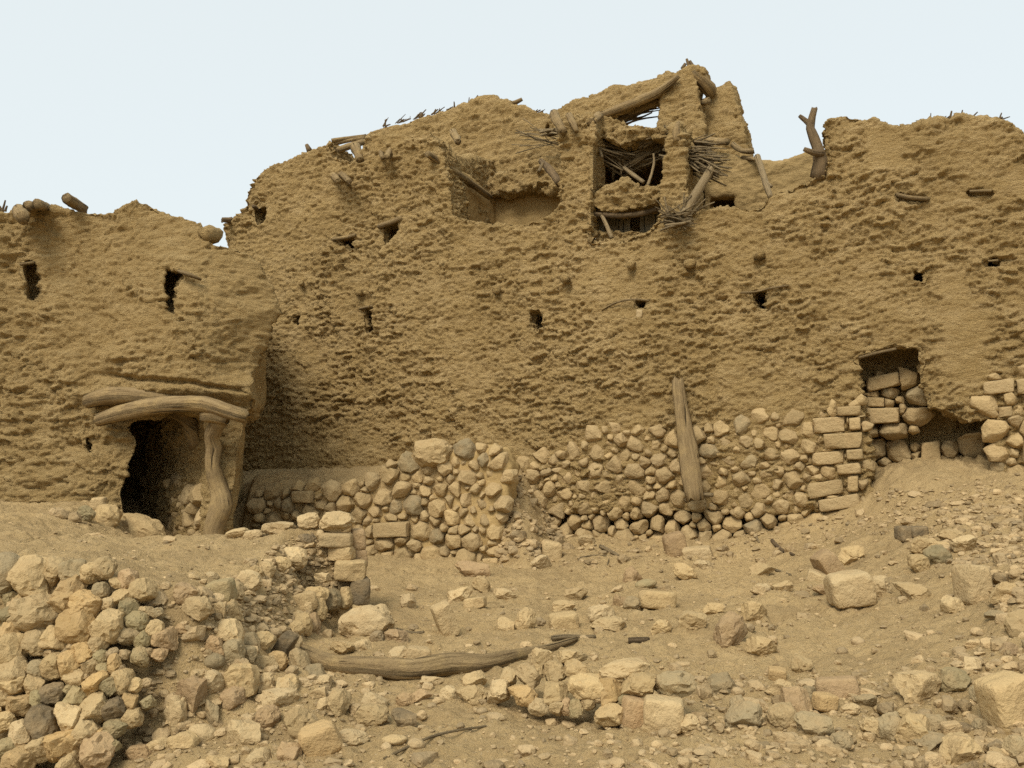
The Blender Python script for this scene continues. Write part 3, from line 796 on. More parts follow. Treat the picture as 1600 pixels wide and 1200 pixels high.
def tex(co, u, z):
    zb = T(240, 600)[2]
    uu = (co - TA) @ TD; uc = (T(290, 600) - TA) @ TD
    line = zb - .10 * (uu - uc) + .03 * fbm(co * 2.5, 2, 97)
    m = sstep(.05, .0, np.abs(z - line)) * sstep(1.1, .8, np.abs(uu - uc))
    return -.11 * m
mud_object('tower_wall', [prism(lp, [p + back for p in lp])], tcut, .0175, M_tower, tower, amp=1.1, smooth=9, seed=20, tilt=.02, brick=.9, extra=tex, shift=tshift)
def tlog(name, pts, r, mat=None, seg=11, **k): return log(name, [T(*p) for p in pts], r, mat, tower, seg, **k)
tlog('lintel_log', [(153, 657, .18), (185, 646, .30), (225, 637, .38), (275, 631, .40), (320, 631, .40), (352, 641, .40), (385, 651, .34)], [.07, .085, .09, .088, .088, .08, .075], seg=14)
tlog('lintel_log', [(138, 627, .10), (175, 618, .22), (225, 619, .28), (275, 625, .22), (300, 628, .1)], [.08, .10, .095, .08, .06], seg=12)
tlog('lintel_log', [(205, 640, -.2), (250, 632, -.25), (300, 634, -.25), (330, 640, -.25)], [.1, .1, .1, .1], seg=10)
tlog('door_post', [(333, 856, .05), (335, 822, .06), (347, 788, .09), (341, 762, .06), (332, 728, .12), (333, 700, .12), (330, 678, .2), (346, 653, .30)], [.125, .11, .118, .095, .082, .09, .082, .095], seg=14)
tlog('door_post', [(318, 650, .34), (335, 649, .36), (357, 655, .34)], [.075, .085, .07], seg=10)
tlog('door_post', [(262, 640, -.3), (290, 652, -.25), (302, 672, -.3), (306, 700, -.4)], [.06, .09, .10, .08], seg=10)
for pts, r in (([(30, 328, .1), (36, 340, .5)], .10), ([(62, 334, -.8), (50, 324, .12), (44, 321, .3)], .085), ([(80, 330, -.9), (66, 322, .1), (58, 318, .3)], .08), ([(130, 326, -.9), (114, 316, .0), (104, 309, .2)], .085)):
    tlog('roof_log', pts, r * .78, M_wood, 11, rough=.2)
tlog('beam_end', [(338, 366, -.5), (330, 366, -.1), (322, 368, .1)], [.07, .1, .075], M_tower, 11, rough=.7)
tlog('lintel_stick', [(32, 413, .05), (54, 410, .05)], [.02, .02], M_wood, 6)
tlog('lintel_board', [(281, 424, .30), (298, 430, .36), (314, 437, .30)], [.045, .05, .03], M_wood, 8, flat=.5)
tuft('twig_tuft', T(6, 331, -.1), 5, .05, (.05, .12), (-.05, .05), tower)

# ------------------------------------------------------------------ coursed rubble footings
def clip(poly, p, n):
    out = []
    for i in range(len(poly)):
        a, b = poly[i], poly[(i + 1) % len(poly)]
        da, db = (a - p) @ n, (b - p) @ n
        if da <= 0: out.append(a)
        if (da <= 0) != (db <= 0): out.append(a + (b - a) * (da / (da - db)))
    return out
def inside(p, poly):
    c = False
    for i in range(len(poly)):
        a, b = poly[i], poly[(i + 1) % len(poly)]
        if (a[1] > p[1]) != (b[1] > p[1]) and p[0] < (b[0] - a[0]) * (p[1] - a[1]) / (b[1] - a[1]) + a[0]: c = not c
    return c
def cell_stone(poly, depth, seed, out=.0, sub=4, n=3.4, shrink=.97, rough=.07):
    """a stone filling a 2-D cell: local (a, b, outward)"""
    poly = np.array(poly); c = poly.mean(0); q = poly - c
    v, f = ICO[sub]
    th = np.arctan2(v[:, 1], v[:, 0]); rho = np.hypot(v[:, 0], v[:, 1])
    # star radius of the polygon at each angle
    dirs = np.stack([np.cos(th), np.sin(th)], 1); rad = np.full(len(v), 1e9)
    for i in range(len(q)):
        a, b = q[i], q[(i + 1) % len(q)]
        e = b - a; nn = V3((e[1], -e[0], 0))[:2]; L = np.linalg.norm(nn)
        if L < 1e-9: continue
        nn /= L; dd = a @ nn
        if dd < 0: nn, dd = -nn, -dd
        den = dirs @ nn
        t = np.where(den > 1e-6, dd / np.maximum(den, 1e-6), 1e9); rad = np.minimum(rad, t)
    k = (rho ** n + np.abs(v[:, 2]) ** n) ** (-1 / n)
    rr = rad * shrink
    p = np.stack([dirs[:, 0] * rr * rho * k, dirs[:, 1] * rr * rho * k, depth * v[:, 2] * k], 1)
    sc = math.sqrt(max(abs((q[:, 0].max() - q[:, 0].min()) * (q[:, 1].max() - q[:, 1].min())), 1e-4))
    r = random.Random(seed)
    for _ in range(4 if n > 7.1 else 16):
        d = V3((r.gauss(0, 1), r.gauss(0, 1), abs(r.gauss(0, .9)) + .15)); d /= np.linalg.norm(d)
        ext = (p @ d).max(); cc = ext * r.uniform(.64 if n < 7.1 else .85, .94); ov = p @ d - cc; m = ov > 0
        p[m] -= np.outer(ov[m] * .85, d)
    nn = p / (np.linalg.norm(p, axis=1)[:, None] + 1e-9)
    p = p + nn * (sc * rough * fbm(p / sc * 2.4 + seed * 1.7, 4, seed % 50))[:, None]
    p[:, 2] += out
    p[:, :2] += c
    return p, f
def seeds_in(poly, su, sv, rng, avoid=()):
    poly = np.array(poly); lo, hi = poly.min(0), poly.max(0); out = []
    lo_, hi_ = lo - .02, hi + .02
    area = (hi - lo)[0] * (hi - lo)[1] / (su * sv)
    for r in [1.45] * int(area * 1.2) + [1.1] * int(area * 5) + [.8] * int(area * 10) + [.55] * int(area * 14):
        rr = r * rng.uniform(.9, 1.1)
        p = V3((rng.uniform(lo_[0], hi_[0]), rng.uniform(lo_[1], hi_[1]), 0))[:2]
        if not inside(p, poly) or any(inside(p, a) for a in avoid): continue
        if all(math.hypot((p[0] - q[0]) / su, (p[1] - q[1]) / sv) > .5 * (rr + k) for q, k in out): out.append((p, rr))
    return out
def masonry(root, frame, region, blocks, su, sv, depth, seed, out_w, jitter=.042, keep=100, small=.0, holes=()):
    """frame(a,b,w)->world. region polygon and blocks polygons in (a,b). Every stone of the face is a part; past `keep` the rest is one part."""
    rng = random.Random(seed)
    region = [V3((*p, 0))[:2] for p in region]
    blocks = [[V3((*p, 0))[:2] for p in b] for b in blocks]
    S = seeds_in(region, su, sv, rng, list(blocks) + list(holes))
    cells = []
    for i, (s, ri) in enumerate(S):
        ng = rng.choice((4, 4, 5, 5, 6)); t0 = rng.random() * 6
        poly = [s + V3((math.cos(t) * su * .92 * ri, math.sin(t) * sv * .92 * ri, 0))[:2] for t in [t0 + (k + rng.uniform(-.2, .2)) * 2 * math.pi / ng for k in range(ng)]]
        for j, (t, rj) in enumerate(S):
            if j == i or np.abs(t - s).max() > max(su, sv) * 3: continue
            poly = clip(poly, s + (t - s) * (ri / (ri + rj)), t - s)
            if len(poly) < 3: break
        for b in blocks:
            if len(poly) < 3: break
            bb = np.array(b); c = bb.mean(0)
            # keep the cell on its own side of the block: best separating block edge
            best = None
            for k in range(len(b)):
                e = bb[(k + 1) % len(b)] - bb[k]; n = V3((e[1], -e[0], 0))[:2]; n /= np.linalg.norm(n)
                if (c - bb[k]) @ n > 0: n = -n
                d = (s - bb[k]) @ n
                if best is None or d > best[0]: best = (d, bb[k], n)
            poly = clip(poly, best[1], -best[2])
        if len(poly) >= 3: cells.append((poly, False))
    cells += [(b, True) for b in blocks]
    made = []
    for k, (poly, blk) in enumerate(cells):
        pp = np.array(poly)
        ar = .5 * abs(np.dot(pp[:, 0], np.roll(pp[:, 1], 1)) - np.dot(pp[:, 1], np.roll(pp[:, 0], 1)))
        if ar < .0018: continue
        dep = depth * rng.uniform(.8, 1.2)
        v, f = cell_stone(poly, dep, seed * 31 + k, rng.uniform(-jitter, jitter) + (.03 if blk else 0), 4 if (blk or ar > .02) else 3,
                          9.0 if blk else rng.uniform(3.2, 7.0), .975 if blk else rng.uniform(.94, 1.04), .022 if blk else .052)
        W = frame(v[:, 0], v[:, 1], v[:, 2] + out_w)
        made.append((ar, W, f, rng.random(), blk))
    made.sort(key=lambda m: -m[0])
    for ar, W, f, tone, blk in made[:keep]:
        me = mesh_np('stone', W, f); 
        a = me.attributes.new('tone', 'FLOAT', 'POINT'); a.data.foreach_set('value', np.full(len(W), tone, np.float32))
        c = rng.random()
        mat = M_wallstone if c < .86 else (STONE['grey'] if c < .93 else STONE['tan'])
        link('dressed_block' if blk else 'stone', me, M_wallstone if blk else mat, root); me.set_sharp_from_angle(angle=math.radians(32))
    rest = made[keep:]
    if rest:
        v, f = merge([(m[1], m[2]) for m in rest]); me = mesh_np('small_stones', v, f)
        a = me.attributes.new('tone', 'FLOAT', 'POINT')
        a.data.foreach_set('value', np.concatenate([np.full(len(m[1]), m[3], np.float32) for m in rest]))
        tag(link('small_stones', me, M_wallstone, root), kind='stuff')
    return len(made)

def house_frame(a, b, w):
    return WL[None] + a[:, None] * WD[None] + w[:, None] * WN[None] + b[:, None] * V3((0, 0, 1))[None]
def huz(px, py, w=.0):
    p = H(px, py, w); return (HU(p), p[2])
# footing under the house, between the rubble spill and the blocked doorway
W2 = .10
foot = empty('stone_footing', H(1100, 840, W2), 'rubble stone footing of the house behind the leaning plank, ending in long dressed blocks', 'stone wall')
reg2 = [huz(x, y, W2) for x, y in [(786, 868), (790, 770), (800, 722), (840, 712), (868, 708), (905, 694), (935, 672), (965, 664), (1000, 674), (1050, 676), (1100, 670), (1150, 660), (1190, 650), (1240, 652), (1262, 662), (1300, 640), (1345, 622), (1347, 700), (1350, 780), (1380, 812), (1376, 850), (1100, 880), (950, 880)]]
blk2 = [[(1268, 653), (1322, 650), (1323, 674), (1270, 678)], [(1326, 653), (1344, 651), (1345, 671), (1327, 673)], [(1286, 678), (1347, 675), (1347, 700), (1288, 702)], [(1306, 636), (1345, 633), (1346, 649), (1308, 650)],
        [(1268, 708), (1319, 703), (1318, 724), (1268, 728)], [(1307, 727), (1345, 722), (1346, 740), (1308, 742)], [(1259, 756), (1316, 748), (1318, 770), (1262, 781)],
        [(1277, 782), (1343, 770), (1345, 791), (1281, 801)], [(1322, 703), (1348, 701), (1349, 718), (1323, 719)], [(1324, 745), (1341, 742), (1341, 768), (1324, 769)]]
blk2 = [[huz(x, y, W2) for x, y in b] for b in blk2]
hol2 = [[huz(x, y, W2) for x, y in [(868, 800), (892, 800), (896, 830), (872, 832)]], [huz(x, y, W2) for x, y in [(1068, 770), (1112, 765), (1112, 786), (1070, 790)]]]
n2 = masonry(foot, house_frame, reg2, blk2, .155, .13, .08, 41, W2 - .10, keep=99, holes=hol2)
# right-hand footing past the blocked doorway
W3 = .10
foot3 = empty('stone_footing', H(1590, 740, W3), 'short rubble stone footing beside the blocked doorway at the edge of the slope', 'stone wall')
reg3 = [huz(x, y, W3) for x, y in [(1537, 640), (1536, 600), (1560, 588), (1660, 580), (1780, 560), (1790, 790), (1580, 760), (1560, 740), (1556, 690)]]
blk3 = [[huz(x, y, W3) for x, y in b] for b in ([(1536, 597), (1586, 589), (1587, 612), (1538, 617)], [(1588, 592), (1640, 586), (1642, 614), (1590, 616)], [(1560, 636), (1582, 634), (1584, 650), (1562, 652)])]
masonry(foot3, house_frame, reg3, blk3, .18, .155, .08, 43, W3 - .10, keep=60)
# stones that block the old doorway
WX = -.5
blk = empty('blocked_doorway', H(1400, 740, WX), 'old doorway walled up with dressed blocks and rubble in a deep niche of the house', 'doorway')
regx = [huz(x, y, WX) for x, y in [(1352, 662), (1352, 580), (1375, 566), (1425, 566), (1430, 612), (1446, 650), (1500, 662), (1556, 655), (1558, 740), (1362, 750)]]
blkx = [[(1353, 592), (1404, 581), (1407, 602), (1355, 614)], [(1352, 638), (1405, 637), (1406, 661), (1353, 663)], [(1440, 692), (1468, 688), (1472, 724), (1438, 730)],
        [(1355, 619), (1382, 622), (1382, 636), (1355, 636)]]
blkx = [[huz(x, y, WX) for x, y in b] for b in blkx]
niche_frame = lambda a, b, w: house_frame(a, b, w - .17 * sstep(hz(1400, 676, WX), hz(1400, 690, WX), b))
masonry(blk, niche_frame, regx, blkx, .19, .15, .10, 44, WX, jitter=.05, keep=60,
        holes=[[huz(x, y, WX) for x, y in [(1360, 678), (1436, 672), (1440, 650), (1560, 645), (1560, 696), (1362, 698)]], [huz(x, y, WX) for x, y in [(1350, 566), (1430, 560), (1430, 580), (1350, 590)]]])

# the passage behind the tower door is lined with stones up to knee height
dn = din / np.linalg.norm(din); dnn = V3((-dn[1], dn[0], 0)); dnn = dnn if dnn[0] < 0 else -dnn
q0 = T(326, 760, 0)
def pass_frame(a, b, w): return q0[None] * V3((1, 1, 0)) + a[:, None] * dn[None] + w[:, None] * dnn[None] + b[:, None] * V3((0, 0, 1))[None]
masonry(tower, pass_frame, [(.12, .3), (.12, 1.05), (.9, 1.2), (2.6, 1.1), (2.6, .3)], [], .19, .15, .08, 47, .0, keep=60)
# retaining wall of the ledge in front of the house
FA, FB = V3((-3.62, 12.83, 0)), V3((-.22, 11.93, 0))
FD = (FB - FA) / np.linalg.norm(FB - FA); FN = V3((FD[1], -FD[0], 0))
def Fp(px, py, w=0.0):
    d = ray(px, py); o = FA + FN * w - V3((0, 0, EYE)); t = (o @ FN) / (d @ FN)
    return V3((0, 0, EYE)) + d * t
def fuz(px, py): p = Fp(px, py); return ((p - FA) @ FD, p[2])
def f_frame(a, b, w):
    w = w - (b - .6) * .10     # battered back
    return FA[None] + a[:, None] * FD[None] + w[:, None] * FN[None] + b[:, None] * V3((0, 0, 1))[None]
ret = empty('retaining_wall', Fp(600, 870), 'dry-stone retaining wall below the sandy ledge, a big flat boulder on its top', 'stone wall')
reg1 = [fuz(x, y) for x, y in [(398, 880), (396, 772), (420, 766), (480, 764), (540, 758), (576, 752), (598, 728), (640, 712), (700, 702), (745, 700), (778, 704), (792, 730), (786, 780), (778, 830), (778, 900), (560, 900)]]
blk1 = [[(455, 767), (486, 767), (487, 786), (456, 785)], [(585, 817), (640, 814), (640, 838), (586, 840)], [(756, 872), (780, 870), (782, 888), (758, 890)]]
blk1 = [[fuz(x, y) for x, y in b] for b in blk1]
masonry(ret, f_frame, reg1, blk1, .152, .128, .085, 42, -.02, keep=99)
core = prism([V3(f_frame(np.array([a]), np.array([b]), np.array([-.05]))[0]) for a, b in reg1], [V3(f_frame(np.array([a]), np.array([b]), np.array([-.5]))[0]) for a, b in reg1])
mud_object('earth_core', [core], None, .04, M_plaster, ret, amp=.5, brick=.2, smooth=4, seed=30)

# ------------------------------------------------------------------ stones, one object each
LAND = [((690, 1040), 'the curved log'), ((545, 880), 'the block pier'), ((930, 1075), 'the low heap'), ((1065, 780), 'the leaning plank'), ((1400, 745), 'the blocked doorway'),
        ((565, 980), 'the big boulder'), ((1330, 940), 'the squared block'), ((1155, 990), 'the rust-stained stone'), ((290, 830), 'the dark doorway'), ((1585, 1110), 'the cracked block'),
        ((700, 975), 'the tilted block'), ((690, 880), 'the retaining wall'), ((250, 1000), 'the terrace wall'), ((1320, 800), 'the dressed blocks'), ((1520, 920), 'the upright stone'),
        ((800, 1190), 'the bare path'), ((1280, 1150), 'the grey rubble'), ((400, 920), 'the chip scree')]
SHAPE = {'angular': 'angular', 'round': 'rounded', 'block': 'squared', 'pebble': 'smooth'}
CN = {'tan': 'tan', 'pale': 'pale', 'ochre': 'ochre yellow', 'grey': 'grey', 'dark': 'dark', 'red': 'reddish brown', 'olive': 'olive grey'}
ROCK_LOG, META = [], {}
def describe(px, py, w, h, kind, col):
    lm = sorted(LAND, key=lambda L: (L[0][0] - px) ** 2 + (1.6 * (L[0][1] - py)) ** 2)
    (lx, ly), nm = lm[0]
    dx, dy = px - lx, (py - ly) * 1.6
    rel = 'beside' if abs(dx) > 1.3 * abs(dy) else ('in front of' if dy > 0 else 'behind')
    area = w * h
    size = 'small' if area < 420 else ('medium' if area < 1300 else 'big')
    prop = 'flat ' if w > 1.9 * h else ('tall ' if h > 1.2 * w else '')
    t = f"{size} {prop}{SHAPE[kind]} {CN[col]} stone {rel} {nm} near {lm[1][1]}"
    if len(t.split()) > 16: t = t.split(' near ')[0]
    return t, size, nm
def loose(px, py, hw, hh, kind='angular', col='tan', label=None, tilt=None, lift=.42, group=None, yaw=None, name='stone'):
    p = hit_ground(px, py + hh * .55)
    s = p[1] / F_PX
    a, c = hw * s * 1.07, hh * s * 1.16
    b = (a + c) / 2 * R.uniform(.85, 1.15)
    loc = p + V3((0, b * .4, c * lift))
    rot = (R.uniform(-.15, .15), tilt if tilt is not None else R.uniform(-.18, .18), (yaw if yaw is not None else R.uniform(-.3, .3)) + R.choice((0, math.pi)))
    o = put_rock(name, kind, loc, (a, b, c), rot, col)
    META[o.name] = (px, py, hw * 2, hh * 2, kind, col)
    if label: o['label'] = label
    o['category'] = 'stone'
    if group: o['group'] = group
    ROCK_LOG.append(o)
    return o
def crop(ox, oy, items, group):
    for it in items:
        cx, cy, w, h = it[:4]; kind = it[4] if len(it) > 4 else 'angular'; col = it[5] if len(it) > 5 else R.choice(('tan', 'tan', 'tan', 'pale'))
        lab = it[6] if len(it) > 6 else None; tilt = it[7] if len(it) > 7 else None
        loose(ox + cx / 3.2, oy + cy / 3.2, w / 3.2, h / 3.2, kind, col, lab, tilt, group=group, lift=.62 if kind == 'block' else .45)
A, RD, BK, PB = 'angular', 'round', 'block', 'pebble'
# (x, y, half width, half height) read in 3.2x enlargements of the photograph
crop(0, 820, [
    (920, 400, 55, 50, A, 'red', 'pinkish grey angular stone jutting from the undercut terrace edge'), (975, 490, 82, 55, A, 'tan'), (905, 560, 45, 35, A, 'red'), (1100, 355, 62, 55, BK, 'olive', 'olive green squared slab at the terrace rim', -.25), (1165, 320, 50, 45, RD, 'tan'),
    (1150, 470, 55, 58, A, 'tan'), (1085, 480, 36, 45, A, 'tan'), (1235, 270, 68, 52, RD, 'pale'), (1275, 225, 45, 32), (1330, 225, 40, 42), (1400, 210, 48, 36), (965, 270, 27, 17, A, 'pale', 'small pale chip alone on the terrace soil'), (1050, 230, 36, 24, A, 'pale', 'pale pointed stone lying on the terrace soil'),
    (1240, 175, 20, 16, A, 'pale'), (1515, 410, 60, 42, BK, 'tan'), (1500, 490, 56, 55, RD, 'tan'), (1470, 520, 42, 35, RD), (1365, 545, 38, 24, PB, 'grey'), (1240, 560, 36, 22, A, 'pale'), (1125, 580, 75, 62, RD, 'pale', 'whitish rounded boulder sitting on a brown stone under the scree'),
    (1060, 640, 50, 48, A, 'red'), (1240, 640, 52, 50, RD, 'grey'), (1310, 605, 54, 40), (1150, 690, 62, 55, RD, 'grey'), (1235, 720, 40, 36, RD, 'grey'), (1065, 720, 48, 36, PB, 'grey'),
    (1410, 640, 36, 72, BK, 'dark', 'dark grey slab leaning on an ochre stone by the log end', -.55), (1465, 600, 45, 44, A, 'pale'), (1380, 690, 55, 50, RD, 'ochre', 'ochre yellow stone beneath the leaning dark slab'), (1495, 700, 46, 72, RD, 'tan', 'porous tan stone standing against the thick end of the log', .35), (1570, 765, 52, 42, RD, 'grey'),
    (1330, 745, 55, 42), (990, 755, 45, 32, A, 'pale'), (1060, 830, 58, 58), (940, 890, 68, 95, A, 'red', 'large brownish angular stone beside a pale cracked one', .2), (1200, 830, 82, 82, A, 'tan', 'large angular tan stone with a flat broken face above the brown cobble'), (1320, 835, 48, 52, RD, 'pale'),
    (1155, 900, 55, 56, RD, 'red'), (870, 985, 56, 85, A, 'pale', 'pale cracked stone standing upright below the terrace wall', .1), (1055, 960, 32, 70, A, 'grey'), (1000, 1050, 72, 50, PB, 'pale', 'smooth kidney-shaped pale cobble'), (1390, 910, 92, 48, A, 'pale'),
    (1330, 1000, 62, 50, RD, 'red'), (1210, 1060, 78, 75, A, 'pale'), (1490, 1010, 100, 72, A, 'tan', 'big broken tan block with a notched top among the foreground rubble'), (1440, 860, 44, 38), (910, 1120, 70, 45), (785, 1120, 56, 30, A, 'tan'), (1080, 1160, 54, 40, A, 'tan'),
    (1290, 1150, 72, 45), (1440, 1140, 54, 50, A, 'red'), (690, 1150, 60, 40, A, 'red'), (640, 1130, 30, 26, A, 'grey'), (700, 1050, 30, 24, A, 'red'), (785, 770, 32, 15, A, 'pale'), (830, 720, 22, 14), (1590, 880, 40, 30)], 'loose stones below the terrace')
crop(400, 820, [
    (545, 515, 132, 80, RD, 'pale', 'big tan boulder lying alone beside the sandy path'), (945, 500, 46, 78, BK, 'pale', 'tilted rectangular building block half sunk in the path', .42), (760, 400, 40, 40, A, 'pale', 'small pointed stone in the middle of the sandy path'), (780, 310, 26, 18), (1020, 370, 62, 38, A, 'pale'),
    (1095, 420, 52, 24, BK), (1080, 250, 82, 40, A, 'red', 'flat reddish stone at the corner of the retaining wall'), (1125, 295, 42, 48, A, 'tan'), (690, 570, 62, 34, A, 'red'), (600, 585, 34, 26, RD, 'tan'), (530, 620, 50, 32), (430, 640, 62, 36), (718, 650, 58, 45, RD, 'pale'), (812, 662, 58, 36, BK, 'pale'),
    (1250, 490, 46, 42), (1350, 490, 50, 56, RD, 'tan'), (1540, 475, 68, 42, BK, 'tan'), (1475, 140, 52, 44, BK, 'pale', 'pale squared stone resting on another below the hole in the footing'), (1420, 190, 46, 40, A, 'pale'), (1245, 345, 62, 30, A, 'pale'),
    (410, 930, 56, 66, A, 'tan', 'grooved tan stone standing upright in front of the log'), (590, 885, 62, 40, A, 'pale'), (575, 965, 80, 50, RD), (735, 1005, 62, 40, A, 'dark', 'dark brown flaked stone in the path in front of the log'), (830, 890, 48, 26, A, 'red'), (960, 885, 46, 36, RD, 'pale'), (1080, 890, 74, 50, A, 'tan'),
    (1090, 800, 62, 35), (880, 820, 62, 25, A, 'pale'), (480, 1065, 76, 36, RD, 'pale', 'pale flat-topped stone beside a bright angular block'), (315, 1095, 95, 68, BK, 'ochre', 'bright yellowish angular block tilted in the foreground', -.3), (345, 915, 40, 40, A, 'pale'), (500, 940, 32, 30), (800, 1120, 42, 22, PB, 'pale'), (690, 1115, 60, 22, PB),
    (165, 1140, 60, 46, A, 'red'), (1130, 960, 26, 16, PB, 'pale'), (820, 970, 32, 26), (330, 830, 40, 28), (240, 845, 40, 18, A, 'red'), (150, 870, 52, 40), (745, 890, 50, 34, A, 'red')], 'loose stones along the path')
crop(750, 820, [
    (610, 440, 70, 55, A, 'pale'), (700, 400, 32, 36, A, 'red'), (762, 420, 42, 32, RD, 'grey'), (890, 400, 88, 40, BK, 'tan'), (640, 495, 82, 35), (595, 530, 26, 18, RD, 'grey'), (910, 530, 56, 35), (1070, 525, 72, 52, A, 'tan'), (1258, 565, 72, 92, A, 'red', 'tall rust-stained stone leaning on the slope', .45), (1170, 460, 50, 28, A, 'tan'),
    (1420, 620, 76, 48, A, 'tan'), (1380, 460, 64, 55, A, 'tan'), (1350, 540, 32, 20, A, 'ochre'), (1410, 335, 52, 32, A, 'pale'), (1520, 345, 50, 25), (832, 312, 52, 22, PB, 'olive', 'flat olive cobble on the open slope'), (768, 245, 56, 50, A, 'red', 'reddish stone half buried in the slope below a brown block'), (1030, 250, 52, 42), (1110, 210, 56, 26, A, 'pale'),
    (978, 130, 54, 52, BK, 'red', 'brown squared block on the slope under the leaning plank', .3), (1095, 150, 72, 32, BK, 'pale'), (1415, 245, 60, 34), (535, 100, 42, 28, RD, 'tan'), (1490, 755, 42, 26, BK, 'ochre'), (1515, 830, 76, 40, A, 'pale'), (1205, 805, 76, 48, RD, 'grey', 'grey rounded boulder past the end of the low stone heap'),
    (1290, 830, 32, 20, PB), (1375, 920, 46, 36, RD), (1295, 885, 40, 42, RD, 'grey'), (1330, 1000, 82, 66, A, 'grey'), (1525, 1000, 72, 62, RD, 'tan'), (925, 1080, 32, 20, PB, 'pale'), (890, 1150, 32, 22, PB, 'pale'), (320, 1160, 36, 15, PB, 'pale'), (190, 1130, 20, 14, PB, 'pale'), (1360, 1125, 34, 16, PB, 'pale'),
    (1420, 1110, 24, 16, PB, 'pale'), (635, 1170, 30, 20, A, 'pale'), (1040, 1180, 42, 22), (395, 1060, 16, 10, PB), (660, 1112, 26, 10, PB, 'grey'), (1300, 785, 30, 20, PB, 'grey'), (720, 190, 30, 22, A, 'tan'), (480, 350, 60, 30), (420, 400, 55, 28)], 'loose stones on the middle slope')
crop(1100, 820, [
    (1015, 65, 42, 36, BK, 'dark', 'dark brown squared block on the slope below the blocked doorway', -.1), (1080, 55, 40, 26, BK, 'dark'), (1110, 105, 62, 46, A, 'tan'), (1175, 160, 62, 48, RD, 'olive', 'smooth olive grey boulder on the upper slope'), (1245, 65, 62, 32, A, 'tan'), (1310, 110, 60, 46, A, 'pale'), (1190, 105, 56, 28), (1362, 300, 66, 92, BK, 'pale', 'upright pale stone with a pointed foot on the slope', .05),
    (1245, 400, 58, 44, A, 'pale', 'porous pale stone with a brown cavity beside the upright block'), (1525, 355, 84, 52, A, 'tan'), (745, 390, 102, 75, BK, 'pale', 'pale squared block, the largest stone in the middle of the slope', .12), (885, 345, 56, 56, RD, 'pale'), (1060, 350, 92, 45, A, 'tan'), (740, 165, 62, 42, A, 'tan'), (635, 240, 48, 78, BK, 'red', 'brown slab tilted on the slope above a thin tan slab', -.6),
    (585, 285, 58, 26, BK, 'pale', None, .35), (600, 362, 48, 24, A, 'red', None, -.5), (540, 120, 34, 20, A, 'olive'), (1085, 200, 52, 46), (995, 390, 22, 20, RD, 'pale'), (505, 472, 38, 16, A, 'ochre'), (495, 700, 52, 42, RD, 'tan', 'rounded tan stone alone on the bare lower slope'), (1600, 490, 72, 75, RD, 'tan'),
    (775, 570, 32, 22, PB, 'grey'), (695, 640, 28, 20, PB, 'tan'), (1370, 520, 30, 20, PB, 'pale'), (1345, 600, 38, 20, A, 'tan'), (1535, 625, 42, 36, RD, 'red'), (1470, 460, 52, 26, A, 'grey'), (1440, 705, 24, 22, RD, 'pale'), (1350, 720, 42, 32, A, 'pale'), (1560, 715, 42, 22, RD, 'tan'),
    (1265, 805, 78, 58, RD, 'olive', 'dark olive boulder behind a larger tan one'), (1095, 845, 108, 75, A, 'tan', 'large tan boulder in front of the dark olive one', .12), (1375, 855, 34, 42, RD, 'grey'), (1430, 795, 38, 22, RD, 'tan'), (1540, 770, 54, 26, PB, 'grey'), (1545, 920, 104, 122, BK, 'tan', 'large cracked block at the edge of the slope', .3), (1310, 890, 30, 32, RD, 'pale'), (1190, 905, 32, 20, RD, 'grey'),
    (680, 855, 98, 60, BK, 'red', 'big brown block in the row of boulders at the foot of the slope'), (530, 838, 62, 45, RD, 'grey'), (815, 910, 52, 34, A, 'grey'), (610, 932, 52, 38, BK, 'ochre'), (475, 930, 74, 76, A, 'red', 'reddish brown boulder in front of the big brown block'), (740, 950, 42, 28), (910, 930, 52, 20, PB), (395, 1000, 74, 58, RD, 'tan'), (555, 1052, 88, 50, A, 'grey', 'grey faceted slab in the foreground rubble'),
    (700, 1085, 54, 40, RD, 'grey'), (840, 1020, 46, 46), (950, 1015, 64, 72, RD, 'grey'), (1065, 1040, 92, 72, A, 'tan'), (1150, 980, 72, 38, A, 'grey'), (1240, 1022, 42, 22, BK, 'ochre'), (1300, 1000, 48, 24, PB, 'dark'), (1385, 975, 38, 30, RD, 'grey'), (1150, 1085, 82, 36, A, 'grey'), (1290, 1105, 118, 70, A, 'tan', 'broad tan boulder lying across the foreground rubble', -.25),
    (1040, 1120, 44, 24, RD, 'grey'), (1575, 1130, 54, 60, RD, 'grey'), (1485, 1145, 52, 26), (615, 1125, 44, 30, A, 'pale'), (240, 1120, 36, 16, PB, 'pale'), (450, 1165, 32, 22, BK, 'pale'), (1010, 960, 42, 28, RD, 'tan'), (300, 1110, 24, 16, PB, 'pale'), (1420, 20, 22, 18, RD, 'tan'), (1560, 60, 30, 26, RD, 'olive'), (1500, 200, 34, 26, A, 'tan'), (1560, 250, 30, 24, RD, 'grey')], 'loose stones on the rubble slope')
crop(0, 580, [
    (275, 720, 30, 28, A, 'pale'), (310, 738, 36, 24, RD, 'tan'), (365, 750, 32, 26, RD, 'tan'), (425, 735, 40, 40, A, 'olive'), (485, 692, 36, 28, BK, 'pale'), (530, 730, 72, 58, A, 'tan', 'angular tan stone leaning on the slab at the doorway'), (690, 790, 130, 62, A, 'tan', 'large broken slab lying at the threshold of the dark doorway', .25),
    (470, 802, 54, 18, A, 'pale'), (845, 850, 32, 14), (1185, 835, 56, 26, RD, 'pale'), (1260, 835, 46, 26, RD, 'pale'), (1240, 945, 22, 16, A, 'pale')], 'loose stones at the doorway')

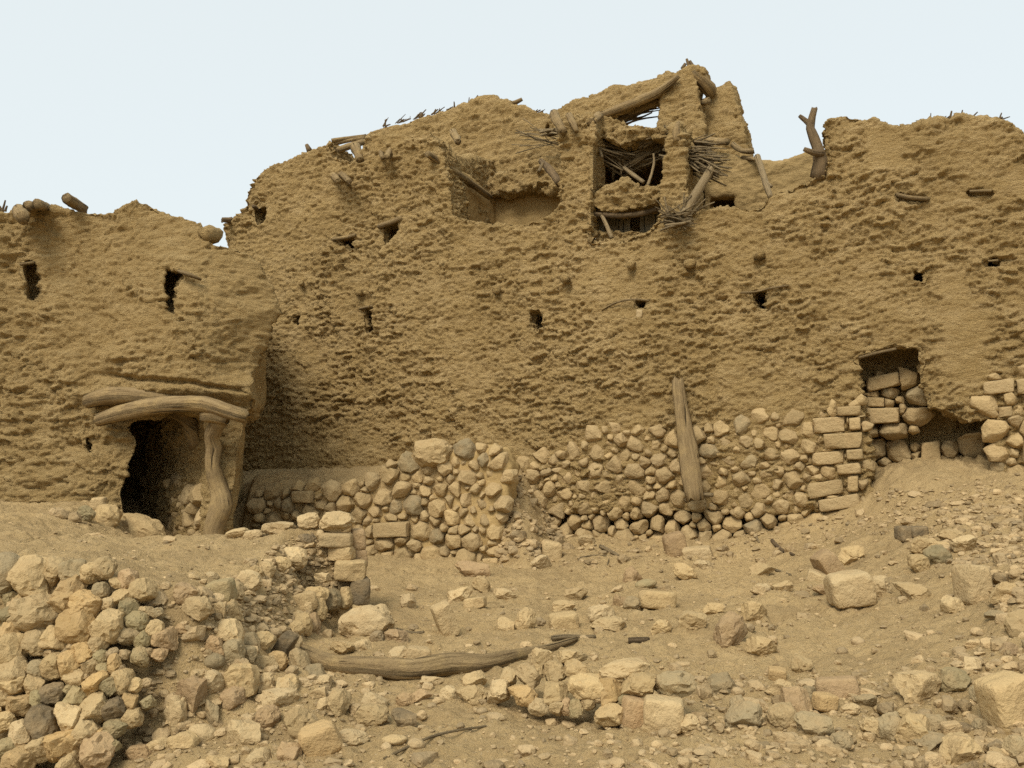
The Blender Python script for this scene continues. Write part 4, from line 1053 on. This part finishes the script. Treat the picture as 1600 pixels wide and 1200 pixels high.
# the stacked pier at the end of the terrace, hand laid
def laid(px, py, hw, hh, Y, kind, col, label, group, tilt=0, deep=1.0, yaw=None):
    p = P(px, py, Y); s = Y / F_PX
    a, c = hw * s, hh * s
    o = put_rock('stone', kind, p, (a, (a + c) / 2 * deep, c), (R.uniform(-.08, .08), tilt + R.uniform(-.05, .05), (yaw if yaw is not None else R.uniform(-.25, .25)) + R.choice((0, math.pi))), col)
    META[o.name] = (px, py, hw * 2, hh * 2, kind, col); o['category'] = 'stone'
    if label: o['label'] = label
    o['group'] = group; ROCK_LOG.append(o)
    return o
g = 'stones stacked in the pier'
for cx, cy, w, h, Y, kind, col, lab in (
        (115, 605, 88, 44, 8.6, A, 'pale', 'pale double-lobed stone beside the top of the pier of stacked blocks'), (265, 560, 58, 46, 8.62, RD, 'pale', 'pale stone on the grey one at the top of the pier'), (405, 560, 92, 54, 8.6, RD, 'pale', 'porous pale capstone of the pier of stacked blocks'),
        (250, 655, 60, 52, 8.58, RD, 'dark', 'dark grey stone in the upper course of the pier'), (400, 652, 84, 38, 8.55, BK, 'tan', 'tan slab directly under the porous capstone'), (512, 648, 38, 54, 8.7, BK, 'red', 'brown block on the shaded side of the pier near its top'), (430, 716, 62, 40, 8.55, BK, 'tan', 'tan block two courses under the capstone'),
        (522, 745, 38, 46, 8.7, BK, 'red', 'brown stone on the shaded side of the pier at mid height'), (472, 802, 80, 52, 8.5, BK, 'tan', 'largest squared block of the pier, its side face brown'), (522, 908, 50, 70, 8.5, BK, 'dark', 'dark brown block set upright at the foot of the pier'), (515, 988, 46, 32, 8.45, RD, 'tan', 'low tan stone under the dark upright block of the pier'),
        (180, 745, 78, 60, 8.3, RD, 'pale', 'porous tan boulder perched on the scree beside the pier'), (322, 622, 20, 22, 8.5, PB, 'pale', 'small white pebble wedged between the stones of the pier'), (440, 880, 40, 60, 8.6, RD, 'grey', None), (450, 945, 34, 60, 8.4, RD, 'tan', None), (380, 955, 44, 60, 8.25, RD, 'grey', None),
        (300, 935, 70, 50, 8.1, A, 'tan', None), (230, 985, 66, 50, 7.9, BK, 'pale', None), (320, 1000, 36, 58, 7.95, RD, 'tan', None), (215, 1070, 66, 66, 7.7, RD, 'tan', None), (285, 1075, 40, 60, 7.8, RD, 'red', None), (410, 800, 30, 20, 8.5, A, 'grey', None), (330, 840, 40, 26, 8.3, A, 'pale', None), (60, 790, 60, 40, 8.2, A, 'pale', None), (20, 870, 40, 36, 7.9, A, 'pale', None)):
    laid(400 + cx / 3.2, 640 + cy / 3.2, w / 3.2, h / 3.2, Y, kind, col, lab, g)
# the flat boulder on top of the retaining wall, and cobbles near it
laid(676, 708, 30, 24, 12.25, RD, 'tan', 'big flat boulder resting on top of the retaining wall', 'stones on the retaining wall', -.1)

# dry-stone terrace wall in the near corner
g = 'stones of the dry-stone terrace wall'
SEEDS = [(40, 240, 90, 'grey'), (165, 262, 105, 'tan'), (272, 235, 66, 'tan'), (370, 240, 62, 'grey'), (465, 240, 50), (525, 218, 54), (580, 290, 32), (640, 275, 50, 'red'), (705, 330, 62), (600, 365, 46), (190, 340, 58), (365, 315, 62, 'ochre'), (305, 390, 68), (180, 440, 104), (440, 400, 72, 'ochre'), (670, 380, 28),
         (640, 425, 52, 'olive'), (725, 430, 33, 'pale'), (780, 440, 32, 'grey'), (60, 470, 72, 'olive'), (45, 545, 72), (180, 590, 66), (285, 575, 58), (390, 505, 88, 'ochre'), (545, 505, 80), (680, 490, 56, 'olive'), (775, 525, 46), (650, 560, 46, 'grey'), (715, 575, 42, 'olive'), (825, 575, 56, 'red'), (60, 630, 82), (420, 640, 54), (495, 600, 47),
         (360, 605, 28, 'grey'), (350, 700, 62), (265, 705, 58), (190, 720, 47, 'grey'), (60, 735, 78), (500, 660, 37, 'olive'), (450, 715, 47), (515, 715, 32, 'olive'), (570, 690, 47), (700, 665, 46, 'olive'), (800, 650, 36, 'red'), (375, 765, 47), (170, 800, 48), (50, 800, 66), (480, 805, 64), (610, 790, 55), (555, 805, 44, 'olive'), (675, 805, 38), (730, 790, 27),
         (270, 845, 55, 'dark'), (335, 825, 34, 'olive'), (190, 870, 44, 'olive'), (385, 860, 42, 'olive'), (100, 900, 60), (20, 870, 52), (465, 925, 74), (350, 960, 74), (575, 930, 54, 'dark'), (650, 885, 42), (735, 890, 37, 'olive'), (215, 990, 78, 'dark'), (20, 985, 52), (660, 965, 48), (580, 1015, 48, 'olive'), (110, 1050, 64), (430, 1050, 64), (500, 1060, 42),
         (320, 1100, 88), (200, 1125, 54), (40, 1120, 58, 'olive'), (490, 1150, 90, 'red'), (100, 1180, 72), (350, 1205, 62), (560, 640, 30), (600, 720, 28, 'olive'), (620, 650, 30, 'grey'), (735, 640, 30, 'grey'), (20, 340, 50, 'grey'), (50, 375, 36, 'olive'), (110, 380, 36), (500, 330, 40, 'grey'), (545, 400, 36), (250, 640, 26), (120, 520, 30), (330, 640, 24), (420, 760, 26), (560, 1100, 36, 'olive')]
spec = {0: 'big smooth grey boulder at the top corner of the terrace wall', 1: 'wide tan boulder capping the terrace wall', 12: None, 14: 'orange ochre stone high in the face of the terrace wall', 23: 'pitted ochre stone, the most porous in the terrace wall', 24: 'large diamond-shaped tan stone in the terrace wall', 29: 'reddish stone at the eroding end of the terrace wall',
        52: 'nearly black pitted stone in the middle of the terrace wall', 60: 'dark stone low at the end of the terrace wall', 63: 'dark purplish brown boulder low in the terrace wall'}
for k, sd in enumerate(SEEDS):
    cx, cy, r = sd[:3]; col = sd[3] if len(sd) > 3 else R.choice(('tan', 'tan', 'ochre', 'tan', 'pale'))
    px, py = cx / 3.2, 820 + cy / 3.2
    Yf = 6.0 - .66 * (py - 880) / 320 + max(0, px - 170) * .0012
    ht = 1.0 if r > 34 else .8
    kind = R.choice((A, RD, RD, A))
    if k in (0,): kind = PB
    asp = R.uniform(.88, 1.12)
    laid(px, py, r / 3.2 * 1.1 * asp, r / 3.2 * 1.08 / asp * ht, Yf, kind, col, spec.get(k), g, R.uniform(-.35, .35), 1.15)
# and the same wall carried on past the picture's edge
for k in range(26):
    px, py = -R.uniform(15, 190), R.uniform(905, 1190)
    laid(px, py, R.uniform(14, 24), R.uniform(13, 22), 6.0 - .66 * (py - 880) / 320, R.choice((A, RD)), R.choice(('tan', 'tan', 'ochre')), None, g, R.uniform(-.4, .4), 1.15)
# low heap of stones in front of the path
g = 'stones of the low heap'
for cx, cy, w, h, col, lab in ((315, 690, 56, 66, 'tan', 'tall rounded stone of the low heap against the tip of the log'), (140, 765, 40, 46, 'tan', None), (240, 755, 62, 62, 'tan', 'angular stone at the log end of the low heap, over the rusted sheet'), (380, 735, 58, 56, 'tan', None), (490, 730, 68, 55, 'tan', None), (460, 660, 74, 40, 'tan', None), (90, 835, 56, 56, 'pale', 'pale stone at the tip of the low heap'),
        (215, 850, 72, 52, 'ochre', None), (380, 840, 62, 50, 'tan', None), (540, 815, 98, 66, 'tan', 'widest stone in the middle of the low heap'), (655, 835, 56, 66, 'ochre', None), (790, 805, 82, 62, 'tan', None), (975, 805, 104, 68, 'grey', 'grey streaked boulder at the uphill end of the low heap'), (720, 715, 124, 40, 'pale', 'long pale flat stone lying on top of the low heap'),
        (300, 910, 56, 42, 'pale', None), (385, 925, 37, 36, 'tan', None), (432, 910, 27, 42, 'red', None), (480, 920, 37, 46, 'olive', 'grey wedge stone in the bottom course of the low heap'), (545, 900, 37, 30, 'tan', None), (650, 955, 68, 60, 'tan', None), (770, 940, 58, 70, 'red', 'brown stone next to the squared corner block of the low heap'), (918, 948, 96, 82, 'pale', 'squared corner block of the low heap, largest in its bottom course'),
        (842, 1030, 37, 32, 'tan', None), (1040, 1000, 58, 46, 'pale', None), (1000, 965, 36, 40, 'grey', None), (682, 770, 38, 25, 'tan', None), (1115, 980, 22, 20, 'pale', None), (590, 870, 30, 22, 'tan', None), (720, 880, 30, 30, 'olive', None)):
    px, py = 750 + cx / 3.2, 820 + cy / 3.2
    base = 1110 + (px - 760) * .11
    Yb = hit_ground(px, base + 8)[1]
    Yf = Yb + (base - py) / 1500 * Yb * .9
    laid(px, py, w / 3.2 * 1.05, h / 3.2 * 1.05, Yf, BK if lab and 'squared' in lab else R.choice((A, RD, A)), col, lab, g, R.uniform(-.15, .15), 1.1)
big = sorted([o for o in ROCK_LOG if META[o.name][0] > -10], key=lambda o: -META[o.name][2] * META[o.name][3])
SMALL = [o for o in big[300:] if 'label' not in o]
bpy.context.view_layer.update()
SMALL_GEO = []
for o in SMALL:
    v = get_co(o.data); M = np.array(o.matrix_basis); v = v @ M[:3, :3].T + M[:3, 3]
    SMALL_GEO.append((v, [tuple(p.vertices) for p in o.data.polygons]))
    ROCK_LOG.remove(o); bpy.data.objects.remove(o)
# bank of earth behind the low heap comes from the ground; give the unnamed stones their labels
seen = {}
for o in ROCK_LOG:
    px, py, w, h, kind, col = META[o.name]
    lab, size, nm = describe(px, py, w, h, kind, col)
    grp = o.get('group') or ''
    if 'label' not in o:
        if 'terrace wall' in grp:
            tier = 'top course' if py < 930 else ('upper face' if py < 1000 else ('lower face' if py < 1090 else 'foot'))
            end = ' beside the scree' if px > 180 else (' along its middle' if px > 80 else ' below its boulder')
            lab = f"{size} {SHAPE[kind]} {CN[col]} stone in the {tier} of the terrace wall{end}"
        elif 'low heap' in grp:
            tier = 'top' if py < 1060 else ('middle' if py < 1092 else 'bottom')
            end = 'near the log' if px < 870 else ('at its centre' if px < 970 else 'uphill end')
            lab = f"{size} {SHAPE[kind]} {CN[col]} stone in the {tier} course of the low heap, {end}"
        elif 'pier' in grp:
            lab = f"{size} {SHAPE[kind]} {CN[col]} stone packed beside the block pier, " + ('level with its top' if py < 900 else ('halfway down' if py < 945 else 'at its foot'))
        o['label'] = lab

    l = o['label']; seen.setdefault(l, []).append(o)
for l, v in seen.items():
    if len(v) > 1:
        for o in v: o['group'] = 'like stones: ' + l[:90]

# ------------------------------------------------------------------ gravel and small rubble (nobody could count it)
def scatter(name, zones, sizes, label, sub=2, variants=14, seed=5, kind=A):
    rng = random.Random(seed)
    shapes = [rock_shape(rng.choice((A, A, A, RD)), 500 + k, sub) for k in range(variants)]
    pv, pf, tones, n = [], [], [], 0
    for v, f in (SMALL_GEO if name == 'rubble' else []):
        pv.append(v); pf.append((f, n)); n += len(v); tones.append(np.full(len(v), rng.random(), np.float32))
    for poly, count, smul in zones:
        xs = [p[0] for p in poly]; ys = [p[1] for p in poly]
        k = 0; PX = []
        while k < count:
            q = (rng.uniform(min(xs), max(xs)), rng.uniform(min(ys), max(ys)))
            if inside(q, poly): PX.append(q); k += 1
        for px, py in PX:
            p = hit_ground(px, py)
            s = smul * sizes[0] * (sizes[1] / sizes[0]) ** (rng.random() ** 2.2)
            v, f = shapes[rng.randrange(variants)]
            a = rng.uniform(0, 6.28); c, sn = math.cos(a), math.sin(a)
            sc = V3((s * rng.uniform(.8, 1.3), s * rng.uniform(.7, 1.1), s * rng.uniform(.4, .85)))
            w = v * sc
            w = np.stack([w[:, 0] * c - w[:, 1] * sn, w[:, 0] * sn + w[:, 1] * c, w[:, 2]], 1) + p + V3((0, 0, sc[2] * .3))
            pv.append(w); pf.append((f, n)); n += len(w); tones.append(np.full(len(w), rng.random(), np.float32))
    v = np.concatenate(pv); q = np.concatenate([np.asarray(f) + o for f, o in pf]).astype(np.int32); n = len(q)
    me = bpy.data.meshes.new(name)
    me.vertices.add(len(v)); me.vertices.foreach_set('co', v.astype(np.float32).ravel())
    me.loops.add(n * 3); me.loops.foreach_set('vertex_index', q.ravel())
    me.polygons.add(n); me.polygons.foreach_set('loop_start', np.arange(0, n * 3, 3, dtype=np.int32))
    me.update(calc_edges=True); me.validate()
    at = me.attributes.new('tone', 'FLOAT', 'POINT'); at.data.foreach_set('value', np.concatenate(tones))
    o = link(name, me, M_gravel); me.set_sharp_from_angle(angle=math.radians(33))
    return tag(o, label, 'gravel', kind='stuff')
Z_all = [(-200, 1230), (-60, 900), (240, 930), (440, 860), (600, 890), (800, 885), (1000, 850), (1360, 810), (1400, 750), (1660, 745), (1950, 800), (1950, 1230)]
Z_off = [(1600, 800), (1960, 800), (1960, 1220), (1600, 1220)]
Z_scree = [(300, 935), (400, 880), (440, 850), (520, 840), (540, 940), (470, 1000), (400, 990), (330, 1010)]
Z_right = [(1440, 830), (1530, 790), (1640, 780), (1640, 960), (1560, 950), (1500, 900)]
Z_br = [(1090, 1050), (1400, 1060), (1500, 1010), (1640, 960), (1640, 1220), (900, 1220), (1090, 1170)]
Z_bl = [(180, 1060), (230, 960), (290, 960), (330, 1010), (600, 1080), (560, 1220), (150, 1220)]
Z_spill = [(770, 720), (850, 705), (870, 760), (880, 830), (900, 860), (780, 880)]
Z_foot = [(850, 850), (1100, 840), (1360, 800), (1420, 830), (1200, 880), (950, 890), (760, 890)]
Z_terr = [(0, 800), (200, 805), (420, 850), (300, 915), (0, 885)]
scatter('gravel', [(Z_all, 4700, .9), (Z_off, 600, 1.2), (Z_scree, 1000, 1.3), (Z_right, 600, 1.5), (Z_br, 1100, .9), (Z_bl, 500, .9), (Z_spill, 320, 1.7), ([(1360, 770), (1560, 748), (1640, 790), (1420, 835)], 420, 1.0), (Z_foot, 500, 1.0), (Z_terr, 400, .7)], (.008, .034), 'loose grit and pebbles over the whole slope and paths', 2, seed=5)
scatter('rubble', [(Z_all, 250, 1), (Z_off, 160, 1.4), (Z_scree, 90, .9), (Z_right, 150, 1.1), (Z_br, 170, .95), (Z_bl, 60, .85), (Z_spill, 120, 1.35), ([(1360, 770), (1560, 748), (1640, 790), (1420, 835)], 45, 1.0), (Z_foot, 70, 1.0)], (.032, .075), 'fist-sized broken stones scattered over the slope', 3, seed=6)

# ------------------------------------------------------------------ loose timber and scrap
def ground_log(name, pix, radii, mat, label, cat, group=None, up=.5, seg=10):
    pts = []
    for (px, py, *ex), r in zip(pix, radii):
        p = hit_ground(px, py + r * up); p[2] += r * .7 + (ex[0] if ex else 0); pts.append(p)
    o = log(name, pts, radii, mat, None, seg, .14)
    return tag(o, label, cat, group)
lg, lr = [], [.055, .064, .068, .07, .074, .062, .046, .036, .018]
for (px, py), r in zip(((474, 1021), (520, 1032), (580, 1045), (645, 1058), (700, 1050), (755, 1045), (810, 1027), (850, 1016), (900, 1005)), lr):
    p = hit_ground(px, py + r * 120); p[2] += r * .8; lg.append(p)
tag(log('fallen_log', lg, lr, M_wood, None, 16, .10), 'long curved weathered log lying across the path', 'log')
sh = [P(*q) for q in ((740, 1036, 7.05), (778, 1016, 7.3), (792, 1026, 7.25), (815, 1040, 6.95), (768, 1070, 6.55), (752, 1052, 6.65))]
me = prism(sh, [p + V3((.01, .03, -.012)) for p in sh])
tag(link('metal_scrap', me, M_metal, smooth=False), 'dark rusted sheet of scrap wedged under the curved log', 'scrap metal')
# plank leaning on the footing
pl = [H(1086, 782, .36), H(1077, 720, .29), H(1068, 660, .2), H(1059, 592, .10)]
tag(log('leaning_plank', pl, [.115, .125, .10, .075], M_wood, None, 12, .08, .5), 'long split plank leaning upright against the house wall and footing', 'plank')
ground_log('stick', [(1160, 985), (1166, 1000)], [.01, .008], M_cane, 'x', 'stick') if False else None
for pix, r, lab in (
        ([(1206, 845), (1222, 858), (1240, 873)], .022, 'thin grey branch lying on the slope below the dressed blocks'), ([(1212, 894), (1226, 900), (1236, 906)], .014, 'short forked twig lying beside a flat tan stone on the slope'),
        ([(938, 858), (952, 864), (966, 869)], .026, 'stub of split wood under the rubble footing'), ([(905, 873), (906, 881), (928, 882)], .010, 'bent cane with a hooked end on the slope below the footing'), ([(905, 872), (930, 869), (950, 873), (949, 886)], .009, 'thin pale cane curving over the slope below the footing'),
        ([(862, 1005), (885, 1002), (912, 1000), (930, 1003)], .022, 'gnarled branch lying beyond the tip of the curved log'), ([(982, 1003), (998, 1003), (1013, 1001)], .028, 'dark charred piece of wood on the path'),
        ([(1180, 838), (1186, 846)], .012, 'very short twig near the foot of the dressed blocks'), ([(620, 985), (645, 988), (662, 990)], .014, 'straight stick in the sand beside the tilted block'), ([(1095, 1092), (1108, 1100), (1122, 1106)], .009, 'dry straw stalk beside the low heap'),
        ([(600, 1190), (680, 1162), (760, 1148)], .008, 'dry root crossing the path in the foreground'), ([(1075, 783), (1094, 777), (1112, 774)], .035, 'split piece of timber lodged in the footing beside the plank foot')):
    m = M_darkwood if 'dark' in lab or 'grey' in lab else M_cane
    o = ground_log('stick', pix, [r, r, r * .8, r * .7][:len(pix)], m, lab, 'stick', None, 0, 7)
    if 'lodged' in lab: o.data.transform(Matrix.Translation(Vector(H(1093, 776, .22)) - Vector(np.mean(get_co(o.data), axis=0))))

# ------------------------------------------------------------------ light, sky, camera
SUN_EL, SUN_AZ = math.radians(48), math.radians(206)
w = bpy.data.worlds.new('World'); scene.world = w; w.use_nodes = True
nt = w.node_tree; nt.nodes.clear()
out = nt.nodes.new('ShaderNodeOutputWorld'); bg = nt.nodes.new('ShaderNodeBackground'); sky = nt.nodes.new('ShaderNodeTexSky')
sky.sky_type = 'NISHITA'; sky.sun_disc = False; sky.sun_elevation = SUN_EL; sky.sun_rotation = SUN_AZ
sky.air_density = 1.0; sky.dust_density = 4.0; sky.ozone_density = 1.0
mx = nt.nodes.new('ShaderNodeMix'); mx.data_type = 'RGBA'; mx.inputs[0].default_value = .72
nt.links.new(sky.outputs[0], mx.inputs[6]); mx.inputs[7].default_value = (8.2, 8.8, 8.65, 1)     # high thin overcast veils the blue
nt.links.new(mx.outputs[2], bg.inputs[0]); bg.inputs[1].default_value = .104
nt.links.new(bg.outputs[0], out.inputs[0])
sl = bpy.data.lights.new('sun', 'SUN'); sl.energy = 2.7; sl.angle = math.radians(26); sl.color = (1, .95, .86)
so = bpy.data.objects.new('sun', sl); COL.objects.link(so)
d = Vector((math.sin(SUN_AZ) * math.cos(SUN_EL), math.cos(SUN_AZ) * math.cos(SUN_EL), math.sin(SUN_EL)))
so.rotation_euler = d.to_track_quat('Z', 'Y').to_euler(); so.location = d * 30
cam = bpy.data.cameras.new('camera'); co_ = bpy.data.objects.new('camera', cam); COL.objects.link(co_)
cam.sensor_width = 36; cam.lens = F_PX / 1600 * 36; cam.clip_start = .05; cam.clip_end = 2000
co_.location = (0, 0, EYE); co_.rotation_euler = (math.pi / 2 + PITCH, 0, 0)
scene.camera = co_
vs = scene.view_settings
vs.view_transform = 'Standard'; vs.look = 'None'; vs.gamma = 1; vs.exposure = 0.27
try: vs.use_curve_mapping = False
except Exception: pass
scene.cycles.use_denoising = False
try:
    scene.cycles.denoiser = 'OPENIMAGEDENOISE'; scene.cycles.denoising_prefilter = 'ACCURATE'; scene.cycles.denoising_input_passes = 'RGB_ALBEDO_NORMAL'
except Exception: pass
